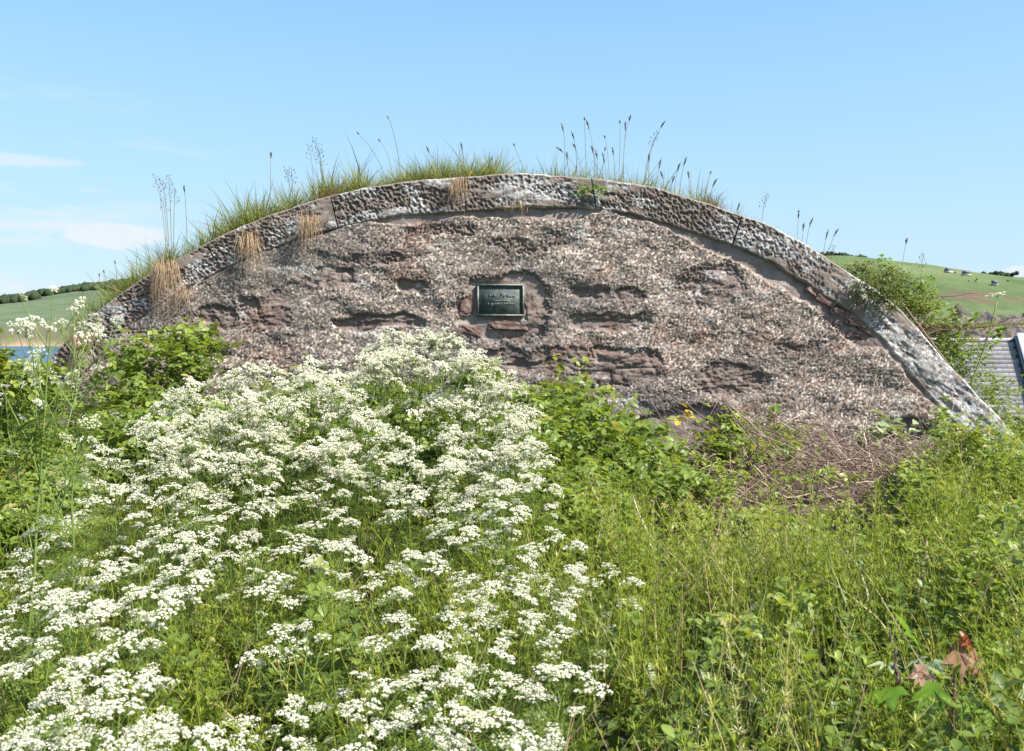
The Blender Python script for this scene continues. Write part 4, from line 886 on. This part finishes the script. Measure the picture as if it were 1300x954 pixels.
for k in range(4):
    i = sel == k; m_ = i.sum(); scatter(g, BL[k], np.stack([x[i], y[i], z[i]], -1), rots(rng.random(m_) * 6.28, rng.normal(0, .2, m_), rng.normal(0, .2, m_)), hh[i], rng.normal(.5, .14, m_))
tag(g.build('meadow_grass', M['meadow']), kind='stuff')
# turf on the back of the mound
g = G(); n = 7000; x = rng.uniform(-4.4, 4.6, n); y = 9.1 + rng.random(n) * 3; z = mound_z(x, y) - .02; sel = rng.integers(0, 4, n)
for k in range(4):
    i = sel == k; m_ = i.sum(); scatter(g, BL[k], np.stack([x[i], y[i], z[i]], -1), rots(rng.random(m_) * 6.28, rng.normal(0, .3, m_), rng.normal(0, .3, m_)), rng.uniform(.06, .16, m_), rng.normal(.45, .15, m_))
tag(g.build('turf_grass', M['grass']), kind='stuff')

# dry hanging tufts
def dry_tuft(px, py, wpx, hpx, label, n=130, up=0.25, y=-0.075, seed=0):
    c = np.array([WX(px), DW + y, WZ(py)]); root = empty('dry_grass_tuft', c); r = np.random.default_rng(seed + 50); g = G(); gr = G()
    k = DW / F
    for _ in range(n):
        a = r.normal(-.1, .65); x0 = r.normal(0, wpx * k * .24); L = hpx * k * r.choice([.3, .5, .7, .9, 1.15]) * r.uniform(.85, 1.15) * math.exp(-(x0 / (wpx * k * .45)) ** 2); isup = r.random() < up + .12
        dx = math.sin(a) * L * .6
        if isup: pts = [(x0, .05, 0), (x0 + dx * .5, .02, L * .3), (x0 + dx * 1.2, -.01, L * .45)]
        else: zj = r.normal(0, .032); pts = [(x0, .045, zj), (x0 + dx * .3, -.035 - r.random() * .03, .012 + zj), (x0 + dx * .7, -.05 - r.random() * .03, -L * .5), (x0 + dx * (.8 + r.normal(0, .3)), -.03 - r.random() * .05, -L)]
        pts = np.array(pts); w_ = r.uniform(.0012, .0024); m_ = len(pts); ws = w_ * np.linspace(1, .35, m_); sd = np.array([math.cos(a), math.sin(a) * .3, 0])
        V = np.concatenate([pts - sd * ws[:, None], pts + sd * ws[:, None]]); kk_ = np.arange(m_ - 1)
        (g if not (isup and r.random() < .35) else gr).add(V, np.stack([kk_, kk_ + m_, kk_ + m_ + 1, kk_ + 1], 1), np.clip(r.normal(.55, .22), 0, 1))
    g.build('dead_blades', M['dry'], root)
    if gr.n: gr.build('green_blades', M['grass'], root)
    tag(root, label, 'grass tuft', 'dry grass tufts growing from the coping joints'); return root
dry_tuft(112, 432, 30, 52, 'dry straw tuft on the lowest coping stone, nearest the parsley', 150, .15, seed=1)
dry_tuft(215, 340, 32, 70, 'longest straw-coloured tuft hanging over the coping with upright stalks above it', 260, .22, seed=2)
dry_tuft(320, 308, 30, 46, 'pale dry tuft hanging just under the coping, second above the longest one', 170, .12, seed=3)
dry_tuft(396, 283, 26, 38, 'rounded golden tuft under the coping below the brown top grass', 170, .2, seed=4)
dry_tuft(582, 238, 22, 34, 'golden tuft with upright blades growing out of the coping near the crown', 150, .5, seed=5)
dry_tuft(415, 250, 30, 42, 'light brown upright tuft on top of the coping above the golden one', 170, .95, .1, seed=6)
dry_tuft(908, 262, 36, 46, 'yellow-brown upright tuft on top of the coping on the descending side', 170, .95, .12, seed=7)
dry_tuft(240, 372, 26, 34, 'small thin straw wisps beside the longest tuft', 60, .1, seed=8)
dry_tuft(655, 262, 40, 14, 'short straw roots hanging from the underside of the coping at the crown', 40, .1, seed=9)
# green plant in the joint at the crown
def joint_plant():
    c = np.array([WX(752), DW - .06, WZ(240)]); root = empty('joint_weed', c); g = G(); r = np.random.default_rng(3); n = 46
    scatter(g, BL[1], np.stack([r.normal(0, .03, n), r.normal(0, .01, n), r.normal(0, .02, n)], -1), rots(np.where(r.random(n) < .5, 0, np.pi) + r.normal(0, .5, n), r.normal(0, .3, n), r.uniform(.9, 1.7, n)), r.uniform(.08, .22, n), r.normal(.6, .1, n))
    scatter(g, LEAF, np.stack([r.normal(.0, .08, 30), r.normal(-.02, .01, 30), r.normal(-.02, .02, 30)], -1), rots(r.random(30) * 6, r.normal(0, .5, 30), r.normal(0, .5, 30)), r.uniform(.03, .06, 30), r.normal(.6, .1, 30))
    g.build('foliage', M['bright'], root); tag(root, 'low green weed rooted in the coping joint right of the crown', 'weed')
joint_plant()

# ------------------------------------------------------------------ flowering grass stalks and plantain heads against the sky
def stalk(bpx, tpx, tpy, kind, label, group=None, bend=0.0, D=8.85):
    bx = bpx / 1.0; b = np.array([(bx - 650) / F * D, D, 0]); b[2] = float(mound_z(b[0], D)); t_ = P(tpx, tpy, D)
    r = random.Random(int(tpx * 7 + tpy)); root = empty('plantain' if kind == 'plantain' else 'grass_stalk', b); e_ = t_ - b; g = G()
    ctl = e_ * .6 + np.array([-bend * .25 - e_[0] * .35, 0, .12 * e_[2]]); tt = np.linspace(0, 1, 9)[:, None]; pts = 2 * tt * (1 - tt) * ctl + tt ** 2 * e_
    tube(g, pts, np.linspace(.0028, .0018, 9), 4, r.uniform(.2, .9)); g.build('stem', M['stalk'], root); h = G()
    d = pts[-1] - pts[-2]; d /= np.linalg.norm(d)
    if kind == 'plantain':
        u = np.linspace(0, 1, 7); tube(h, pts[-1] + d * .034 * (u[:, None] - .3), .0068 * np.sin(u * math.pi * .92 + .12) ** .7, 7, r.uniform(.2, .9))
    elif kind == 'foxtail':
        L = r.uniform(.06, .10); n = 60; u = np.array([r.random() for _ in range(n)]); pos = pts[-1] + d * L * (u[:, None] - .5)
        q = rng.random(n) * 6.28; V = np.array([(0, -.25, 0), (.5, 0, .3), (1, 0, .9), (.3, .25, .5)])
        scatter(h, (V, [np.array([(0, 1, 2, 3)])], np.full(4, .4), [np.zeros(1, int)]), pos, rots(q, np.zeros(n), np.zeros(n)), .014 * np.sin(u * 2.6 + .4), rng.normal(.5, .2, n))
        tube(h, [pts[-1] - d * L * .5, pts[-1], pts[-1] + d * L * .5], [.003, .0045, .001], 5, .4)
    else:      # open panicle of little clumps
        for k in range(12):
            u = k / 12; p0 = pts[-1] - d * .14 * (1 - u) ; off = np.array([(-1) ** k * .045 * (1 - u * .7) * r.uniform(.5, 1.2), r.uniform(-.02, .02), .02 * r.uniform(.3, 1.5)])
            tube(h, [p0, p0 + off], .0008, 3, .5, cap=False); c = p0 + off; s = r.uniform(.006, .011)
            tube(h, [c - (0, 0, s), c, c + (0, 0, s)], [.0006, s * .38, .0006], 5, r.uniform(.2, .7), cap=False)
    h.build('seed_head', M['seed'], root)
    tag(root, label, 'plantain' if kind == 'plantain' else 'grass stalk', group); return root
ORD_ = ['leftmost', 'second from the left,', 'middle', 'fourth from the left,', 'last']
GS = 'seed stalks standing on top of the mound'
stalk(497, 455, 170, 'plantain', 'arching plantain with its dark head bent over, left of the tallest one', GS, .2)
stalk(510, 493, 150, 'plantain', 'tallest plantain stalk with a small dark head above the thick green grass', GS)
stalk(500, 482, 179, 'plantain', 'short plantain with a nodding head between the two taller ones', GS, -.1)
stalk(552, 543, 190, 'foxtail', 'short grass head leaning over the thickest green tuft', GS)
stalk(590, 586, 186, 'foxtail', 'upright grass head rising from the end of the thick green tuft', GS)
stalk(632, 625, 203, 'plantain', 'small curled plantain right of the thick green tuft', GS)
stalk(672, 653, 185, 'plantain', 'lone plantain bent over sharply above the crown of the coping', GS, .25)
stalk(343, 344, 197, 'foxtail', 'single thin dark spike standing alone on the rising side of the mound', GS)
for k, (a, b_, c_) in enumerate(((372, 362, 215), (372, 370, 213), (415, 398, 176), (400, 392, 184), (410, 405, 190))):
    stalk(a, b_, c_, 'panicle', ORD_[k] + ' faint loose grass panicle near the brown top tuft', GS)
for k, (a, b_, c_) in enumerate(((213, 196, 222), (216, 205, 228), (218, 214, 222), (220, 222, 240), (214, 206, 250))):
    stalk(a, b_, c_, 'panicle', ORD_[k] + ' tall pale grass panicle rising above the longest straw tuft', GS, D=8.75)
stalk(238, 234, 240, 'foxtail', 'thin spike just right of the pale panicles over the longest tuft', GS, D=8.75)
for (a, b_, c_, kd, lab) in ((150, 146, 334, 'plantain', 'brown plantain head, uppermost of three by the lower end of the mound'), (140, 132, 346, 'plantain', 'dark plantain head, middle of three by the lower end of the mound'), (128, 126, 350, 'plantain', 'orange-brown plantain head, lowest of three by the lower end of the mound')):
    stalk(a, b_, c_, kd, lab, GS)
cl = [(716, 714, 162, 'foxtail'), (732, 727, 172, 'foxtail'), (745, 742, 152, 'plantain'), (760, 746, 158, 'foxtail'), (737, 729, 186, 'foxtail'), (755, 752, 190, 'foxtail'), (757, 757, 196, 'foxtail'), (775, 768, 175, 'plantain'), (781, 778, 192, 'foxtail'), (764, 768, 190, 'plantain'),
      (788, 794, 160, 'foxtail'), (792, 800, 150, 'foxtail'), (785, 787, 156, 'plantain'), (818, 842, 158, 'foxtail'), (816, 836, 168, 'panicle'), (822, 824, 200, 'foxtail'), (830, 838, 208, 'foxtail'), (742, 710, 190, 'foxtail'), (770, 766, 200, 'foxtail'), (726, 720, 198, 'foxtail')]
ORD = 'first second third fourth fifth sixth seventh eighth ninth tenth eleventh twelfth thirteenth fourteenth fifteenth sixteenth seventeenth eighteenth nineteenth twentieth'.split()
for k, (a, b_, c_, kd) in enumerate(sorted(cl, key=lambda q: q[1])):
    stalk(a, b_, c_, kd, ORD[k] + ' stalk from the plaque side in the tall cluster above the crown joint, ' + ('a plantain' if kd == 'plantain' else 'a grass'), GS, D=8.8, bend=random.Random(k).uniform(-.15, .15))
for k, (a, b_, c_, kd) in enumerate(sorted(((845, 840, 222, 'foxtail'), (862, 870, 205, 'foxtail'), (855, 862, 212, 'foxtail'), (876, 874, 222, 'foxtail'), (893, 902, 220, 'plantain'), (898, 908, 232, 'foxtail'), (850, 855, 228, 'foxtail'), (935, 938, 262, 'foxtail')), key=lambda q: q[1])):
    stalk(a, b_, c_, kd, ORD[k] + ' short seed stalk from the tall cluster down towards the yellow-brown tuft', GS, D=8.8)
stalk(966, 974, 246, 'panicle', 'lone branched grass stalk on the bare stretch of descending coping', GS)
for k, (a, b_, c_, kd) in enumerate(((1012, 1014, 272, 'foxtail'), (1018, 1020, 288, 'foxtail'), (1022, 1030, 282, 'foxtail'), (1048, 1062, 295, 'foxtail'), (1044, 1050, 298, 'foxtail'), (1050, 1060, 312, 'panicle'))):
    stalk(a, b_, c_, kd, ORD[k] + ' seed stalk in the loose group just above the small-leaved shrub', GS)
stalk(1140, 1151, 306, 'foxtail', 'thick upright grass spike rising above the small-leaved shrub', GS)
stalk(1165, 1172, 322, 'panicle', 'loose panicle against the sky beside the thick spike', GS)

# ------------------------------------------------------------------ brushwood heap
def twig(g, p0, p1, r0, r1, rnd, wob=.03, n=6):
    p0 = np.asarray(p0); p1 = np.asarray(p1); tt = np.linspace(0, 1, n)[:, None]; L = np.linalg.norm(p1 - p0)
    pts = p0 + (p1 - p0) * tt; off = rng.normal(0, wob * L, (n, 3)); off[0] *= 0; off[-1] *= .3; pts = pts + off * .5 + np.array([0, 0, 1]) * (4 * tt * (1 - tt)) * L * rng.normal(0, .05)
    tube(g, pts, np.linspace(r0, r1, n), 4, rnd)
g = G()
def pile_top(px): return np.interp(px, [800, 860, 900, 960, 1030, 1100, 1180, 1240], [610, 575, 565, 545, 560, 580, 585, 620])
for _ in range(1250):
    px = rng.uniform(800, 1240); pt_ = pile_top(px); py = pt_ + (690 - pt_) * rng.random() ** .9 if px < 1180 else rng.uniform(pt_, 640)
    D = np.interp(py, [540, 690], [7.9, 6.2]) + rng.normal(0, .18); c = P(px, py, D); L = rng.uniform(.12, .6)
    a = rng.normal(-.35, .65) if rng.random() < .7 else rng.uniform(-3.14, 3.14); d = np.array([math.cos(a), rng.normal(0, .5), math.sin(a) * .75]); d /= np.linalg.norm(d)
    r_ = rng.uniform(.0015, .0042); twig(g, c - d * L / 2, c + d * L / 2, r_, r_ * .5, np.clip(rng.normal(.6, .28), 0, 1))
for _ in range(230):
    px = rng.uniform(815, 1210); py = pile_top(px) + rng.uniform(-22, 45); D = np.interp(py, [540, 690], [7.8, 6.3]) + rng.normal(0, .12); c = P(px, py, D); L = rng.uniform(.5, 1.1)
    a = rng.normal(-.6, .28) if rng.random() < .75 else rng.normal(.7, .4); d = np.array([math.cos(a), rng.normal(0, .25), math.sin(a)]); d /= np.linalg.norm(d); r_ = rng.uniform(.0018, .004); twig(g, c - d * L * .4, c + d * L * .6, r_, r_ * .5, np.clip(rng.normal(.6, .25), 0, 1), .015)
tag(g.build('brushwood', M['twig']), kind='stuff')
# litter and dark mass beneath the twigs
g = G(); xs = np.linspace(820, 1240, 60); ds = np.linspace(5.9, 8.3, 30); X, Dm = np.meshgrid(xs, ds, indexing='ij')
Zt = np.interp(Dm, [5.9, 6.2, 6.8, 7.6, 8.3], [.25, .36, .50, .66, .62]) - .13 * (1 - sstep(820, 900, X) * sstep(1240, 1160, X)) + .12 * (fbm(X / 30, Dm * 4, 5) - .5)
g.add(np.stack([(X - 650) / F * Dm, Dm, Zt], -1).reshape(-1, 3), grid_faces(60, 30))
m, t, o = mat('leaf_litter'); n1 = noise(t, 40, 6, .7); princ(t, o, ramp(t, n1, [(.3, (.035, .025, .018)), (.55, (.10, .07, .05)), (.75, (.22, .16, .11))]), .95, bump(t, n1, 1, .03)); M['litter'] = m
tag(g.build('leaf_litter', M['litter'], smooth=True), kind='stuff')
BG = 'dead branches and stems lying on the brushwood heap'
def branch(name, pts, r0, r1, label, rnd=.5, side=3, group=BG):
    W_ = [P(*p_) for p_ in pts]; c0 = W_[0]; root = empty(name, c0); g = G(); Q = catmull(np.array(W_), 5) - c0; k = len(Q)
    Q = Q + rng.normal(0, .004, Q.shape); tube(g, Q, np.linspace(r0, r1, k), 6, rnd); g.build('branch_wood', M['twig'], root)
    for _ in range(side):
        i = rng.integers(k // 4, k - 1); d = Q[min(i + 1, k - 1)] - Q[i]; d /= np.linalg.norm(d) + 1e-9; d = d + rng.normal(0, .5, 3); d /= np.linalg.norm(d)
        s = G(); twig(s, Q[i], Q[i] + d * rng.uniform(.08, .2), r1 * .9, r1 * .4, rnd, .05, 5); s.build('side_twig', M['twig'], root)
    tag(root, label, 'branch', group)
branch('dead_branch', [(917, 508, 7.3), (960, 562, 7.1), (1010, 606, 6.9), (1060, 640, 6.7)], .007, .004, 'longest straight brown stem slanting down from the wall across the brushwood', .35)
branch('dead_branch', [(923, 512, 7.4), (968, 552, 7.2), (1030, 600, 7.0)], .006, .003, 'paler stem lying alongside the longest slanting one', .8)
branch('dead_branch', [(897, 530, 7.3), (930, 562, 7.2), (950, 592, 7.0)], .005, .003, 'short reddish stem crossing behind the longest slanting one', .2)
branch('dead_branch', [(840, 605, 6.6), (870, 625, 6.5), (893, 642, 6.4), (893, 700, 6.2)], .011, .007, 'thickest grey branch bending down at the near end of the heap', .6)
branch('dead_branch', [(815, 628, 6.5), (858, 645, 6.4), (900, 662, 6.3)], .006, .004, 'pale branch crossing under the thickest grey one', .9)
branch('dead_branch', [(845, 560, 7.0), (885, 575, 6.9), (915, 600, 6.8)], .005, .003, 'pale thin branch reaching into the central bramble', .8)
branch('dead_branch', [(935, 595, 6.9), (955, 578, 6.9), (962, 568, 7.0)], .010, .006, 'short thick dark stub pointing up in the middle of the heap', .3)
branch('dead_branch', [(952, 548, 7.2), (1010, 570, 7.1), (1075, 600, 7.0), (1128, 646, 6.7)], .006, .003, 'long arching stem running down the whole length of the heap', .65)
branch('dead_branch', [(1012, 536, 7.7), (1045, 540, 7.6), (1060, 560, 7.4), (1068, 592, 7.2)], .006, .004, 'arched pale stem curling over beside the wall', .75)
branch('bent_stem', [(1110, 600, 7.2), (1103, 575, 7.4), (1097, 552, 7.6), (1100, 535, 7.6)], .006, .004, 'bright white bent stem standing up before the wall foot', 1.0, 0)
branch('dead_branch', [(1060, 560, 7.5), (1100, 568, 7.4), (1150, 574, 7.4)], .004, .003, 'reddish thorny runner lying along the wall foot', .15)
branch('dead_branch', [(965, 610, 6.7), (1000, 632, 6.6), (1060, 618, 6.7), (1110, 610, 6.8)], .007, .004, 'light stem curving along the front of the heap', .85)
branch('dead_branch', [(1000, 650, 6.4), (1030, 655, 6.4), (1060, 662, 6.3)], .009, .007, 'thick rotten brown stick low on the heap above the dark hollow', .35)
branch('dead_branch', [(820, 625, 6.3), (790, 632, 6.2), (750, 622, 6.1)], .005, .003, 'purple-brown stem showing out of the central bramble', .2)
branch('dry_stalk', [(1178, 686, 3.9), (1170, 735, 3.8), (1158, 790, 3.7)], .004, .005, 'thin grey dry stem slanting alone through the cleavers', .7, 0)
branch('dry_stalk', [(1130, 800, 2.8), (1135, 830, 2.75), (1138, 870, 2.7)], .003, .006, 'upright red-brown broken stem beside the pale lobed leaves', .1, 0)
branch('dry_stalk', [(803, 630, 5.0), (825, 690, 4.8), (838, 740, 4.6)], .003, .004, 'leaning straw stem in front of the thickest grey branch', 1.0, 0)
branch('bramble_runner', [(1145, 378, 8.6), (1185, 378, 8.6), (1240, 372, 8.6)], .005, .003, 'red-brown bramble runner reaching out level over the bank', .1, 2, None)
branch('bramble_runner', [(1145, 385, 8.5), (1180, 430, 8.5), (1215, 480, 8.5), (1268, 555, 8.45)], .006, .005, 'long pale stem running down just behind the lowest coping stone', .7, 2, None)

# ------------------------------------------------------------------ sycamore seedling at the bottom right
def lobed(scale=1.0, droop=.3):
    ang = [(-2.5, .45), (-2.0, .30), (-1.25, .85), (-.8, .45), (-.62, .8), (-.35, .5), (0, 1.0), (.35, .5), (.62, .8), (.8, .45), (1.25, .85), (2.0, .30), (2.5, .45)]
    V = [(0, 0, 0)]; 
    for a, r in ang: V.append((math.sin(a) * r * .5, (math.cos(a) * r + .15) * .62, .04 * (1 - 2 * (r > .6)) - droop * r * r * .5))
    V.append((0, -.15, 0)); n = len(V); F_ = [(0, i, i + 1) for i in range(1, n - 1)] + [(0, n - 1, 1)]
    V = np.array(V) * scale; rn = np.array([.3] + [.65 if r > .6 else .4 for a, r in ang] + [.3])
    return V, [np.array(F_)], rn, [np.zeros(len(F_), int)]
c = P(1205, 880, 2.75); z0 = float(gz(c[0], c[1])); syc = empty('sycamore_seedling', (c[0], c[1], z0)); org = np.array([c[0], c[1], z0])
def put(part, px, py, D, size, rz, tx, ty, mt, droop=.3):
    g = G(); scatter(g, lobed(1, droop), (P(px, py, D) - org)[None], rots(np.array([rz]), np.array([tx]), np.array([ty])), np.array([size]), np.array([rng.uniform(.35, .65)])); g.build(part, mt, syc)
g = G(); tube(g, [(0, 0, .2), (.01, 0, (P(0, 880, 2.75)[2] - z0) * .8), tuple(P(1214, 832, 2.75) - org)], [.006, .005, .003], 6, .1); g.build('stem', M['redleaf'], syc)
put('leaf', 1216, 826, 2.72, .125, R(180), R(-58), R(0), M['redleaf'], .35); put('leaf', 1236, 832, 2.78, .11, R(215), R(-62), R(8), M['redleaf'], .3)
put('leaf', 1190, 842, 2.7, .10, R(120), R(-20), R(0), M['sage'], .2); put('leaf', 1172, 836, 2.75, .09, R(100), R(-15), R(10), M['sage'], .25); put('leaf', 1168, 850, 2.68, .10, R(170), R(-40), R(0), M['redleaf'], .2)
put('leaf', 1160, 812, 2.85, .13, R(60), R(60), R(10), M['bright'], .1); put('leaf', 1185, 875, 2.6, .17, R(150), R(-25), R(5), M['bright'], .2); put('leaf', 1140, 880, 2.6, .16, R(90), R(-10), R(-10), M['bright'], .2); put('leaf', 1230, 890, 2.6, .16, R(200), R(-25), R(5), M['bright'], .2); put('leaf', 1135, 845, 2.75, .12, R(100), R(10), R(0), M['sage'], .2)
for (px, py, r_) in ((1219, 818, .4), (1230, 822, -.5), (1225, 812, 0)):
    g = G(); scatter(g, leaf_shape(.30, .22, .25), (P(px, py + 6, 2.72) - org)[None], rots(np.array([r_ + .3]), np.array([1.25]), np.array([r_])), np.array([.036]), np.array([.5])); scatter(g, leaf_shape(.30, .22, .25), (P(px, py + 6, 2.72) - org)[None], rots(np.array([r_ + 2.9]), np.array([1.2]), np.array([r_])), np.array([.034]), np.array([.7])); g.build('bud', M['bud'], syc)
tag(syc, 'sycamore seedling with drooping red-brown leaves and an orange bud near the corner', 'seedling')
# dock leaves and a broad ivy leaf at the frame edge
bush('dock_plant', 'broad pale dock leaves low at the picture edge beyond the seedling', 'wild plant', [(1292, 830, 2.8, 22, 20, .08), (1270, 870, 2.6, 30, 20, .08)], 20, .06, M['sage'], shape=LEAF, canes=4, seed=31, stemm='pstem')
bush('dock_plant', 'wild plant with upright compound leaves in front of the wall end', 'wild plant', [(1190, 530, 7.5, 12, 14, .05), (1188, 560, 7.5, 12, 22, .05)], 40, .06, M['bright'], shape=TRI, canes=4, seed=32, stemm='pstem')
print('objects', len(bpy.data.objects))
